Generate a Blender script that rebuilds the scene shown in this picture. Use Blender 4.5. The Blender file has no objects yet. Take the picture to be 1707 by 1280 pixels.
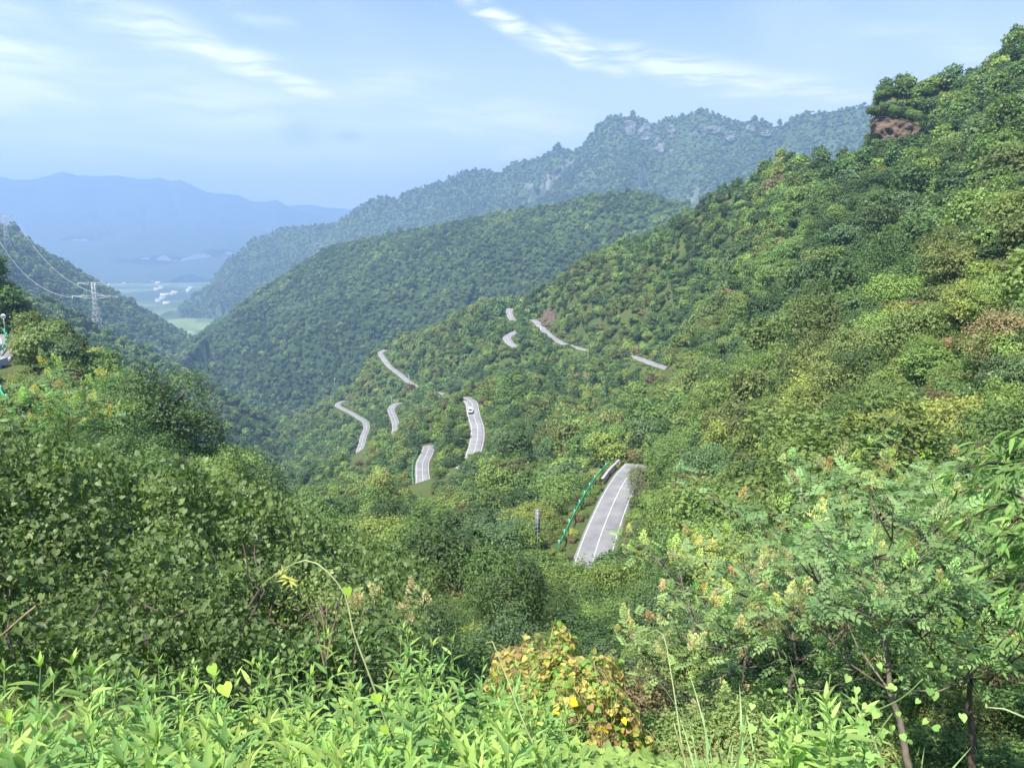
import bpy, math, random
import numpy as np
from mathutils import Matrix, Vector, Euler

R = math.radians
rng = np.random.default_rng(7)
random.seed(7)
scene = bpy.context.scene
col = scene.collection

# ------------------------------------------------------------------ camera
FPX, PITCH = 1256.0, R(10.4)
cam_d = bpy.data.cameras.new('camera')
cam_d.sensor_width = 36.0
cam_d.lens = 36.0 * FPX / 1707.0
cam_d.clip_start = 0.1
cam_d.clip_end = 60000
cam = bpy.data.objects.new('camera', cam_d)
cam.rotation_euler = (R(90) - PITCH, 0, 0)
col.objects.link(cam)
scene.camera = cam

# ------------------------------------------------------------------ light
SUN_EL, SUN_AZ = 54.0, -140.0            # azimuth clockwise from the view direction (+Y)
sun_dir = Vector((math.sin(R(SUN_AZ)) * math.cos(R(SUN_EL)), math.cos(R(SUN_AZ)) * math.cos(R(SUN_EL)), math.sin(R(SUN_EL))))
sun_d = bpy.data.lights.new('sun', 'SUN')
sun_d.energy = 5.0
sun_d.angle = R(0.6)
sun_d.color = (1.0, 0.945, 0.84)
sun = bpy.data.objects.new('sun', sun_d)
sun.rotation_euler = sun_dir.to_track_quat('Z', 'Y').to_euler()
col.objects.link(sun)

scene.view_settings.view_transform = 'Standard'
scene.view_settings.look = 'None'
scene.view_settings.gamma = 1.0
scene.view_settings.exposure = 1.2
cy = scene.cycles
cy.max_bounces = 5
cy.diffuse_bounces = 4
cy.glossy_bounces = 1
cy.transmission_bounces = 3
cy.transparent_max_bounces = 6
cy.volume_bounces = 1
cy.use_denoising = True
cy.sample_clamp_indirect = 6.0
cy.use_adaptive_sampling = True
cy.adaptive_threshold = 0.02


class NT:
    """small helper for writing node trees"""
    def __init__(self, tree):
        self.t = tree
        tree.nodes.clear()

    def n(self, typ, **kw):
        nd = self.t.nodes.new(typ)
        ins = kw.pop('ins', {})
        for k, v in kw.items():
            setattr(nd, k, v)
        for k, v in ins.items():
            s = nd.inputs[k]
            if isinstance(v, bpy.types.NodeSocket):
                self.t.links.new(v, s)
            else:
                s.default_value = v
        return nd

    def math(self, op, a, b=0.0, clamp=False):
        nd = self.n('ShaderNodeMath', operation=op, use_clamp=clamp, ins={0: a, 1: b})
        return nd.outputs[0]

    def mix(self, f, a, b, blend='MIX'):
        nd = self.n('ShaderNodeMix', data_type='RGBA', blend_type=blend, ins={0: f})
        for i, v in ((6, a), (7, b)):
            if isinstance(v, bpy.types.NodeSocket):
                self.t.links.new(v, nd.inputs[i])
            else:
                nd.inputs[i].default_value = (*v, 1.0) if len(v) == 3 else v
        return nd.outputs[2]

    def maprange(self, v, a, b, c, d, smooth=False):
        nd = self.n('ShaderNodeMapRange', ins={0: v, 1: a, 2: b, 3: c, 4: d})
        nd.clamp = True
        if smooth:
            nd.interpolation_type = 'SMOOTHSTEP'
        return nd.outputs[0]


def pix_dir(px, py):
    xc, yc = (px - 853.5) / FPX, -(py - 640.0) / FPX
    c, s = math.cos(PITCH), math.sin(PITCH)
    return np.array([xc, c + yc * s, -s + yc * c])


def P(px, py, d):
    """point at horizontal distance d along the ray through a pixel"""
    v = pix_dir(px, py)
    return v * (d / math.hypot(v[0], v[1]))


def project(pts):
    pts = np.atleast_2d(pts)
    c, s = math.cos(PITCH), math.sin(PITCH)
    dep = pts[:, 1] * c - pts[:, 2] * s
    up = pts[:, 1] * s + pts[:, 2] * c
    dep = np.maximum(dep, 1e-3)
    return 853.5 + FPX * pts[:, 0] / dep, 640 - FPX * up / dep, dep


# ------------------------------------------------------------------ sky
world = bpy.data.worlds.new('World')
scene.world = world
world.use_nodes = True
world.cycles.sampling_method = 'MANUAL'
world.cycles.sample_map_resolution = 256
N = NT(world.node_tree)
out = N.n('ShaderNodeOutputWorld')
sky = N.n('ShaderNodeTexSky', sky_type='NISHITA', sun_disc=False)
sky.sun_elevation = R(SUN_EL)
sky.sun_rotation = R(SUN_AZ)
sky.altitude = 600
sky.air_density = 1.0
sky.dust_density = 1.6
sky.ozone_density = 1.4
tc = N.n('ShaderNodeTexCoord')
sep = N.n('ShaderNodeSeparateXYZ', ins={0: tc.outputs['Generated']})
azn = N.math('ARCTAN2', sep.outputs[0], sep.outputs[1])
eln = N.math('ARCSINE', sep.outputs[2])
ae = N.n('ShaderNodeCombineXYZ', ins={0: azn, 1: eln, 2: 0.0})
warp = N.n('ShaderNodeTexNoise', noise_dimensions='2D', ins={'Vector': ae.outputs[0], 'Scale': 7.0, 'Detail': 2.0, 'Roughness': 0.6})
wv = N.n('ShaderNodeVectorMath', operation='MULTIPLY_ADD', ins={0: warp.outputs['Color'], 1: (0.036, 0.03, 0), 2: ae.outputs[0]})
wv = N.n('ShaderNodeVectorMath', operation='SUBTRACT', ins={0: wv.outputs[0], 1: (0.018, 0.015, 0)})
fib_map = N.n('ShaderNodeMapping', ins={'Vector': wv.outputs[0], 'Rotation': (0, 0, R(22)), 'Scale': (5, 48, 1)})
fib = N.n('ShaderNodeTexNoise', noise_dimensions='2D', ins={'Vector': fib_map.outputs[0], 'Scale': 1.0, 'Detail': 4.0, 'Roughness': 0.62})
fibre = N.maprange(fib.outputs[0], 0.36, 0.64, 0.12, 1.35, True)


def ang(px, py):
    v = pix_dir(px, py)
    v = v / np.linalg.norm(v)
    return math.atan2(v[0], v[1]), math.asin(v[2])


total = None
# cirrus streaks: two ends, half width, strength
for (x0, y0, x1, y1, w, s) in (
        (745, -30, 830, 30, 12, .85), (790, -5, 880, 70, 14, .9), (860, 55, 990, 104, 13, .95), (930, 55, 1030, 118, 16, .7), (990, 82, 1120, 100, 22, .75),
        (1050, 88, 1210, 140, 26, .7), (1150, 118, 1330, 165, 26, .62), (1260, 140, 1450, 178, 24, .6), (160, 20, 340, 84, 30, .4), (280, 66, 420, 104, 18, .6),
        (340, 78, 470, 128, 22, .8), (420, 106, 545, 160, 18, .75), (-200, 70, 110, 100, 40, .45), (-150, 138, 120, 158, 26, .5), (380, 0, 470, 40, 16, .3), (200, 150, 620, 215, 40, .3),
        (520, 130, 760, 150, 30, .25), (620, 175, 980, 215, 30, .35), (740, 160, 900, 178, 14, .3), (100, 250, 700, 290, 50, .25), (846, 258, 872, 254, 9, .9), (590, 294, 680, 298, 11, .5),
        (-60, 20, 60, 40, 30, .25), (1480, 60, 1700, 80, 20, .25), (1900, -100, 2500, 60, 60, .5), (-900, -80, -300, 60, 70, .5)):
    a0, e0 = ang(x0, y0)
    a1, e1 = ang(x1, y1)
    L = math.hypot(a1 - a0, e1 - e0) / 2 + w / FPX
    th = math.atan2(e1 - e0, a1 - a0)
    mp = N.n('ShaderNodeMapping', vector_type='TEXTURE', ins={'Vector': wv.outputs[0], 'Location': ((a0 + a1) / 2, (e0 + e1) / 2, 0),
                                                             'Rotation': (0, 0, th), 'Scale': (L, w / FPX, 1)})
    ln = N.n('ShaderNodeVectorMath', operation='LENGTH', ins={0: mp.outputs[0]})
    m = N.maprange(ln.outputs['Value'], 0.0, 1.6, s * .95, 0.0, True)
    total = m if total is None else N.math('MAXIMUM', total, m)
streak = N.math('MULTIPLY', total, fibre)
# thin veil spread over the rest of the sky
veil_n = N.n('ShaderNodeTexNoise', noise_dimensions='3D', ins={'Vector': tc.outputs['Generated'], 'Scale': 2.2, 'Detail': 3.0, 'Roughness': 0.6, 'Distortion': 0.4})
veil = N.maprange(veil_n.outputs[0], 0.42, 0.75, 0.0, 0.2, True)
low = N.maprange(eln, 0.02, 0.36, 0.9, 0.0, True)
cloud = N.math('ADD', streak, N.math('ADD', veil, low), clamp=True)
skys = N.mix(1.0, sky.outputs[0], (0.066, 0.080, 0.102, 1), 'MULTIPLY')
skyc = N.mix(cloud, skys, (0.74, 0.74, 0.77))
# small grey puffs
for (x0, y0, x1, y1, w, s) in ((470, 228, 535, 224, 17, .5), (568, 234, 604, 232, 9, .5)):
    a0, e0 = ang(x0, y0)
    a1, e1 = ang(x1, y1)
    mp = N.n('ShaderNodeMapping', vector_type='TEXTURE', ins={'Vector': wv.outputs[0], 'Location': ((a0 + a1) / 2, (e0 + e1) / 2, 0),
                                                             'Scale': (math.hypot(a1 - a0, e1 - e0) / 2 + w / FPX, w / FPX, 1)})
    ln = N.n('ShaderNodeVectorMath', operation='LENGTH', ins={0: mp.outputs[0]})
    skyc = N.mix(N.maprange(ln.outputs['Value'], 0.2, 1.2, s, 0.0, True), skyc, (0.26, 0.31, 0.42))
bg = N.n('ShaderNodeBackground', ins={0: skyc, 1: 1.0})
N.t.links.new(bg.outputs[0], out.inputs[0])

# ------------------------------------------------------------------ helpers: meshes, tags
def tag(o, label=None, cat=None, group=None, kind=None):
    if label: o['label'] = label
    if cat: o['category'] = cat
    if group: o['group'] = group
    if kind: o['kind'] = kind
    return o


def make_mesh(name, V, faces, mats=(), attrs=None, smooth=False, midx=None):
    """faces: list of (n,k) int arrays"""
    me = bpy.data.meshes.new(name)
    V = np.asarray(V, dtype=np.float32)
    faces = [np.asarray(f, dtype=np.int32) for f in (faces if isinstance(faces, list) else [faces]) if len(f)]
    me.vertices.add(len(V))
    me.vertices.foreach_set('co', V.ravel())
    loops = np.concatenate([f.ravel() for f in faces])
    tot = np.concatenate([np.full(len(f), f.shape[1], np.int32) for f in faces])
    start = np.concatenate([[0], np.cumsum(tot)[:-1]]).astype(np.int32)
    me.loops.add(len(loops))
    me.loops.foreach_set('vertex_index', loops)
    me.polygons.add(len(tot))
    me.polygons.foreach_set('loop_start', start)
    me.polygons.foreach_set('loop_total', tot)
    if midx is not None:
        me.polygons.foreach_set('material_index', np.asarray(midx, np.int32))
    if smooth:
        me.polygons.foreach_set('use_smooth', np.ones(len(tot), bool))
    for m in mats:
        me.materials.append(m)
    if attrs:
        for k, v in attrs.items():
            a = me.attributes.new(k, 'FLOAT', 'POINT')
            a.data.foreach_set('value', np.asarray(v, np.float32))
    me.update(calc_edges=True)
    return me


def obj(name, me, parent=None, loc=None, rot=None, scale=None):
    o = bpy.data.objects.new(name, me)
    if loc is not None: o.location = loc
    if rot is not None: o.rotation_euler = rot
    if scale is not None: o.scale = scale
    if parent is not None: o.parent = parent
    col.objects.link(o)
    return o


def empty(name, loc, rz=0.0, scale=None):
    o = obj(name, None, None, loc, (0, 0, rz), scale)
    o.empty_display_size = 0.3
    return o


class MB:
    """collects boxes, bars, tubes into one mesh"""
    def __init__(self):
        self.V, self.F3, self.F4 = [], [], []
        self.n = 0

    def add(self, V, F4=(), F3=()):
        V = np.asarray(V, float)
        self.V.append(V)
        if len(F4): self.F4.append(np.asarray(F4) + self.n)
        if len(F3): self.F3.append(np.asarray(F3) + self.n)
        self.n += len(V)

    def box(self, lo, hi):
        x0, y0, z0 = lo
        x1, y1, z1 = hi
        self.add([(x0, y0, z0), (x1, y0, z0), (x1, y1, z0), (x0, y1, z0), (x0, y0, z1), (x1, y0, z1), (x1, y1, z1), (x0, y1, z1)],
                 [(0, 3, 2, 1), (4, 5, 6, 7), (0, 1, 5, 4), (1, 2, 6, 5), (2, 3, 7, 6), (3, 0, 4, 7)])

    def tube(self, pts, rad, k=6):
        pts = np.asarray(pts, float)
        n = len(pts)
        rad = np.broadcast_to(np.asarray(rad, float), (n,))
        tang = np.gradient(pts, axis=0)
        tang /= np.linalg.norm(tang, axis=1, keepdims=True) + 1e-9
        ref = np.array([0, 0, 1.0]) if abs(tang[:, 2]).mean() < .8 else np.array([1.0, 0, 0])
        a = np.cross(tang, ref)
        a /= np.linalg.norm(a, axis=1, keepdims=True) + 1e-9
        b = np.cross(tang, a)
        th = np.arange(k) * 2 * math.pi / k
        V = pts[:, None] + rad[:, None, None] * (np.cos(th)[None, :, None] * a[:, None] + np.sin(th)[None, :, None] * b[:, None])
        F = []
        for i in range(n - 1):
            for j in range(k):
                F.append((i * k + j, i * k + (j + 1) % k, (i + 1) * k + (j + 1) % k, (i + 1) * k + j))
        base = len(V.reshape(-1, 3))
        VV = np.vstack([V.reshape(-1, 3), pts[:1], pts[-1:]])
        F3 = [(base, (j + 1) % k, j) for j in range(k)] + [(base + 1, (n - 1) * k + j, (n - 1) * k + (j + 1) % k) for j in range(k)]
        self.add(VV, F, F3)

    def bar(self, p, q, w):
        self.tube([p, q], w, 4)

    def mesh(self, name, mat, smooth=False):
        return make_mesh(name, np.vstack(self.V), [np.vstack(f) for f in (self.F4, self.F3) if f], [mat] if mat else [], smooth=smooth)

    def build(self, name, mat, parent=None, smooth=False, **kw):
        return obj(name, self.mesh(name, mat, smooth), parent, **kw)


# ------------------------------------------------------------------ numeric noise
_perm = rng.random((256, 256))


def vnoise(x, y):
    xi, yi = np.floor(x).astype(int), np.floor(y).astype(int)
    fx, fy = x - xi, y - yi
    fx = fx * fx * (3 - 2 * fx)
    fy = fy * fy * (3 - 2 * fy)
    g = lambda i, j: _perm[i & 255, j & 255]
    return (g(xi, yi) * (1 - fx) + g(xi + 1, yi) * fx) * (1 - fy) + (g(xi, yi + 1) * (1 - fx) + g(xi + 1, yi + 1) * fx) * fy


def fbm(x, y, oct=4, gain=0.5):
    s, a, t = 0, 1, 0
    for i in range(oct):
        s = s + a * (vnoise(x * 2 ** i + 17.3 * i, y * 2 ** i + 5.1 * i) - .5)
        t += a
        a *= gain
    return s / t * 2            # about -1..1


def smooth01(x):
    x = np.clip(x, 0, 1)
    return x * x * (3 - 2 * x)


# ------------------------------------------------------------------ materials
def mat(name):
    m = bpy.data.materials.new(name)
    m.use_nodes = True
    return m, NT(m.node_tree)


def simple_mat(name, color, rough=0.6, metal=0.0, noise=0.0, scale=3.0, spec=0.4):
    m, N = mat(name)
    o = N.n('ShaderNodeOutputMaterial')
    p = N.n('ShaderNodeBsdfPrincipled', ins={'Roughness': rough, 'Metallic': metal, 'Specular IOR Level': spec})
    if noise:
        t = N.n('ShaderNodeTexCoord')
        nz = N.n('ShaderNodeTexNoise', ins={'Vector': t.outputs['Object'], 'Scale': scale, 'Detail': 5.0})
        c = N.mix(N.maprange(nz.outputs[0], .3, .7, 0, 1), tuple(v * (1 - noise) for v in color), tuple(min(1, v * (1 + noise)) for v in color))
        N.t.links.new(c, p.inputs['Base Color'])
    else:
        p.inputs['Base Color'].default_value = (*color, 1)
    N.t.links.new(p.outputs[0], o.inputs[0])
    return m


def foliage_mat(name, trans=0.3, rough=0.5, spec=0.35, yellow=0.5):
    """leaf colour = object colour, varied by leaf (tint) and by plant (random)"""
    m, N = mat(name)
    o = N.n('ShaderNodeOutputMaterial')
    oi = N.n('ShaderNodeObjectInfo')
    lc = N.n('ShaderNodeAttribute', attribute_name='leaf_colour', attribute_type='INSTANCER')
    at = N.n('ShaderNodeAttribute', attribute_name='tint')
    t = at.outputs['Fac']
    val = N.maprange(t, 0, 1, 0.6, 1.5)
    rv = N.maprange(oi.outputs['Random'], 0, 1, 0.78, 1.25)
    hsv = N.n('ShaderNodeHueSaturation', ins={'Hue': N.maprange(N.math('FRACT', N.math('MULTIPLY', oi.outputs['Random'], 17.3)), 0, 1, 0.485, 0.515),
                                             'Saturation': 1.0, 'Value': N.math('MULTIPLY', val, rv), 'Color': lc.outputs['Color']})
    c = N.mix(N.maprange(t, .75, 1.0, 0, yellow), hsv.outputs[0], N.mix(1.0, hsv.outputs[0], (1.18, 1.08, .72), 'MULTIPLY'))
    p = N.n('ShaderNodeBsdfPrincipled', ins={'Base Color': c, 'Roughness': rough, 'Specular IOR Level': spec})
    tr = N.n('ShaderNodeBsdfTranslucent', ins={'Color': N.mix(1.0, c, (2.3 * trans, 2.6 * trans, 1.5 * trans), 'MULTIPLY')})
    mx = N.n('ShaderNodeAddShader', ins={0: p.outputs[0], 1: tr.outputs[0]})
    N.t.links.new(mx.outputs[0], o.inputs[0])
    return m


M_LEAF = foliage_mat('leaves', .32, .55, .2)
M_LEAF_SHINY = foliage_mat('glossy_leaves', .32, .5, .26)
M_LEAF_SOFT = foliage_mat('soft_leaves', .36, .65, .12, .25)
M_BARK = simple_mat('bark', (.085, .066, .048), .85, noise=.35, scale=9)
M_BARK_PALE = simple_mat('pale_bark', (.16, .135, .10), .85, noise=.35, scale=14)
M_STEM = simple_mat('green_stem', (.13, .2, .06), .6, noise=.2, scale=20)
M_DRYSTEM = simple_mat('dry_stem', (.26, .19, .11), .8, noise=.3, scale=20)
M_STEEL = simple_mat('galvanised_steel', (.46, .48, .50), .5, .3, noise=.12, scale=1.0)
M_WHITE = simple_mat('white_paint', (.78, .78, .76), .45, noise=.06, scale=2)
M_GREENRAIL = simple_mat('green_rail_paint', (.03, .40, .22), .4, noise=.15, scale=4)
M_CONCRETE = simple_mat('concrete', (.42, .39, .36), .85, noise=.2, scale=1.2)
M_LINE = simple_mat('road_paint', (.58, .58, .56), .7, noise=.22, scale=2)
M_GLASS = simple_mat('dark_glass', (.02, .025, .03), .1, spec=.6)
M_RUBBER = simple_mat('tyre_rubber', (.02, .02, .02), .8)
M_LAMP = simple_mat('headlight_lens', (.75, .77, .8), .15)
M_GREYBOARD = simple_mat('grey_sign_back', (.20, .215, .23), .7, noise=.2, scale=3)

# asphalt
M_ASPHALT, N = mat('weathered_asphalt')
o_ = N.n('ShaderNodeOutputMaterial')
tcc = N.n('ShaderNodeTexCoord')
n1 = N.n('ShaderNodeTexNoise', ins={'Vector': tcc.outputs['Object'], 'Scale': .25, 'Detail': 6.0, 'Roughness': .65})
n2 = N.n('ShaderNodeTexNoise', ins={'Vector': tcc.outputs['Object'], 'Scale': 14.0, 'Detail': 3.0})
c_ = N.mix(N.maprange(n1.outputs[0], .35, .65, 0, 1), (.185, .185, .19), (.30, .295, .285))
c_ = N.mix(N.maprange(n2.outputs[0], .3, .7, 0, .35), c_, (.17, .17, .17))
p_ = N.n('ShaderNodeBsdfPrincipled', ins={'Base Color': c_, 'Roughness': .85})
N.t.links.new(p_.outputs[0], o_.inputs[0])


def ground_mat(name, c0, c1, c2, s1=.02, s2=.6, bump=0.6, rock=None):
    m, N = mat(name)
    o = N.n('ShaderNodeOutputMaterial')
    t = N.n('ShaderNodeTexCoord')
    a = N.n('ShaderNodeTexNoise', ins={'Vector': t.outputs['Object'], 'Scale': s1, 'Detail': 6.0, 'Roughness': .6})
    b = N.n('ShaderNodeTexNoise', ins={'Vector': t.outputs['Object'], 'Scale': s2, 'Detail': 5.0, 'Roughness': .65})
    c = N.mix(N.maprange(a.outputs[0], .38, .62, 0, 1), c0, c1)
    c = N.mix(N.maprange(b.outputs[0], .42, .68, 0, .8), c, c2)
    if rock:
        g = N.n('ShaderNodeNewGeometry')
        sz = N.n('ShaderNodeSeparateXYZ', ins={0: g.outputs['Normal']})
        rn = N.n('ShaderNodeTexNoise', ins={'Vector': t.outputs['Object'], 'Scale': s1 * 4, 'Detail': 6.0})
        k = N.math('ADD', sz.outputs[2], N.maprange(rn.outputs[0], .3, .7, -.12, .12))
        c = N.mix(N.maprange(k, .26, .44, 1, 0), c, rock)
    p = N.n('ShaderNodeBsdfPrincipled', ins={'Base Color': c, 'Roughness': .95, 'Specular IOR Level': .1})
    bm = N.n('ShaderNodeBump', ins={'Strength': bump, 'Distance': 1.0 / max(s2, .01) * .3, 'Height': b.outputs[0]})
    N.t.links.new(bm.outputs[0], p.inputs['Normal'])
    N.t.links.new(p.outputs[0], o.inputs[0])
    return m


M_GROUND = ground_mat('hillside_soil_and_grass', (.06, .10, .028), (.09, .125, .035), (.12, .105, .05), .05, .9)
M_RIDGE = ground_mat('wooded_ridge_floor', (.035, .065, .02), (.06, .10, .03), (.03, .05, .02), .01, .15)
M_ROCKY = ground_mat('rocky_mountain_floor', (.045, .08, .03), (.08, .12, .045), (.04, .06, .03), .006, .06, rock=(.24, .23, .20))
M_FAR = ground_mat('far_wooded_mountains', (.04, .07, .03), (.06, .09, .04), (.03, .05, .025), .0015, .008, .3)

# valley floor with a patchwork of fields
M_VALLEY, N = mat('valley_fields')
o_ = N.n('ShaderNodeOutputMaterial')
t_ = N.n('ShaderNodeTexCoord')
mp_ = N.n('ShaderNodeMapping', ins={'Vector': t_.outputs['Object'], 'Scale': (.011, .006, .01), 'Rotation': (0, 0, .4)})
v_ = N.n('ShaderNodeTexVoronoi', ins={'Vector': mp_.outputs[0], 'Scale': 1.0})
nn_ = N.n('ShaderNodeTexNoise', ins={'Vector': t_.outputs['Object'], 'Scale': .0016, 'Detail': 5.0})
sp_ = N.n('ShaderNodeSeparateColor', ins={0: v_.outputs['Color']})
c_ = N.mix(sp_.outputs[0], (.10, .17, .05), (.24, .30, .10))
c_ = N.mix(N.maprange(sp_.outputs[1], .8, .85, 0, 1), c_, (.28, .28, .15))
c_ = N.mix(N.maprange(nn_.outputs[0], .44, .54, 1, 0), c_, (.045, .08, .03))
p_ = N.n('ShaderNodeBsdfPrincipled', ins={'Base Color': c_, 'Roughness': .95})
N.t.links.new(p_.outputs[0], o_.inputs[0])

# layered rock
M_ROCK, N = mat('layered_red_rock')
o_ = N.n('ShaderNodeOutputMaterial')
t_ = N.n('ShaderNodeTexCoord')
mp_ = N.n('ShaderNodeMapping', ins={'Vector': t_.outputs['Object'], 'Scale': (.3, .3, 1.6)})
a_ = N.n('ShaderNodeTexNoise', ins={'Vector': mp_.outputs[0], 'Scale': 1.0, 'Detail': 7.0, 'Roughness': .7})
c_ = N.mix(N.maprange(a_.outputs[0], .35, .65, 0, 1), (.03, .022, .017), (.175, .12, .082))
p_ = N.n('ShaderNodeBsdfPrincipled', ins={'Base Color': c_, 'Roughness': .9})
b_ = N.n('ShaderNodeBump', ins={'Strength': .8, 'Distance': .4, 'Height': a_.outputs[0]})
N.t.links.new(b_.outputs[0], p_.inputs['Normal'])
N.t.links.new(p_.outputs[0], o_.inputs[0])

# ------------------------------------------------------------------ roads: centre lines as (px, py, distance)
ROADS = {
    'near': [(985, 950, 83), (995, 912, 90.5), (1010, 870, 100), (1029, 825, 111), (1047, 794, 121), (1058, 781, 126), (1066, 772, 130)],
    'van': [(775, 662, 318), (786, 671, 306), (788, 682, 297), (791, 696, 287), (796, 712, 276), (796, 728, 265), (792, 747, 253), (783, 770, 243), (766, 784, 238)],
    'curve': [(716, 742, 305), (711, 757, 286), (705, 770, 275), (704, 785, 262), (705, 800, 251), (702, 815, 242), (698, 826, 236)],
    'low': [(574, 668, 705), (566, 671, 690), (563, 676, 676), (574, 682, 658), (586, 688, 638), (599, 696, 614), (609, 703, 594), (611, 714, 574), (606, 727, 556), (602, 743, 540), (595, 760, 526), (586, 776, 516)],
    'twist': [(668, 671, 565), (658, 674, 556), (652, 682, 544), (655, 692, 526), (659, 703, 506), (660, 715, 488), (657, 728, 475)],
    'upper': [(642, 583, 688), (634, 588, 678), (638, 595, 664), (648, 609, 646), (659, 618, 632), (670, 626, 616), (680, 635, 600), (706, 649, 566), (740, 656, 532), (752, 664, 515)],
    'shelf': [(850, 514, 560), (849, 522, 545), (855, 532, 532), (872, 538, 526), (888, 532, 522), (905, 548, 500), (928, 567, 470), (969, 581, 430), (1020, 588, 400), (1056, 594, 376), (1089, 606, 348), (1120, 616, 326), (1150, 628, 308)],
    'bend': [(862, 552, 500), (852, 557, 494), (845, 563, 484), (850, 571, 472), (862, 580, 460)],
    'west': [(-60, 575, 168), (-30, 560, 172), (-8, 558, 172), (2, 570, 164), (-6, 588, 152), (-30, 612, 138)],
}
RW = {'near': 4.7, 'van': 5.2, 'curve': 5.0, 'low': 4.8, 'twist': 5.0, 'upper': 4.6, 'shelf': 4.6, 'bend': 5.0, 'west': 5.6}


def resample(pts, step):
    """Catmull-Rom through 3D points, even spacing"""
    p = np.asarray(pts, float)
    p = np.vstack([2 * p[0] - p[1], p, 2 * p[-1] - p[-2]])
    o = []
    for i in range(1, len(p) - 2):
        t = np.linspace(0, 1, 24, endpoint=False)[:, None]
        a, b, c, d = p[i - 1], p[i], p[i + 1], p[i + 2]
        o.append(.5 * (2 * b + (c - a) * t + (2 * a - 5 * b + 4 * c - d) * t ** 2 + (3 * b - a - 3 * c + d) * t ** 3))
    o = np.vstack(o + [p[-2:-1]])
    s = np.concatenate([[0], np.cumsum(np.linalg.norm(np.diff(o, axis=0), axis=1))])
    u = np.arange(0, s[-1], step)
    return np.stack([np.interp(u, s, o[:, k]) for k in range(3)], 1)


ROAD_PTS = {}
for k, v in ROADS.items():
    q = resample([P(*a) for a in v], 1.6)
    for _ in range(6):                                   # even out the gradient
        q[1:-1, 2] = (q[:-2, 2] + q[1:-1, 2] * 2 + q[2:, 2]) / 4
    ROAD_PTS[k] = q
ALLROAD = np.vstack(list(ROAD_PTS.values()))
ALLRW = np.concatenate([np.full(len(v), RW[k] / 2) for k, v in ROAD_PTS.items()])

# ------------------------------------------------------------------ near terrain: control points (px, py, distance, canopy height)
CTRL = []
for px in (-300, 0, 250, 500, 750, 1000, 1250, 1500, 1750, 2000):     # where the photographer stands
    for d, z in ((1, -1.72), (2, -2.15), (3.2, -2.75), (4.5, -3.7)):
        v = P(px, 700, d)
        CTRL.append((math.atan2(v[0], v[1]), d, z))


def cz(px, d, z):
    v = P(px, 640, d)
    CTRL.append((math.atan2(v[0], v[1]), d, z))


def cp(px, py, d, h=0.0):
    v = P(px, py, d)
    CTRL.append((math.atan2(v[0], v[1]), d, v[2] - h))


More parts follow.
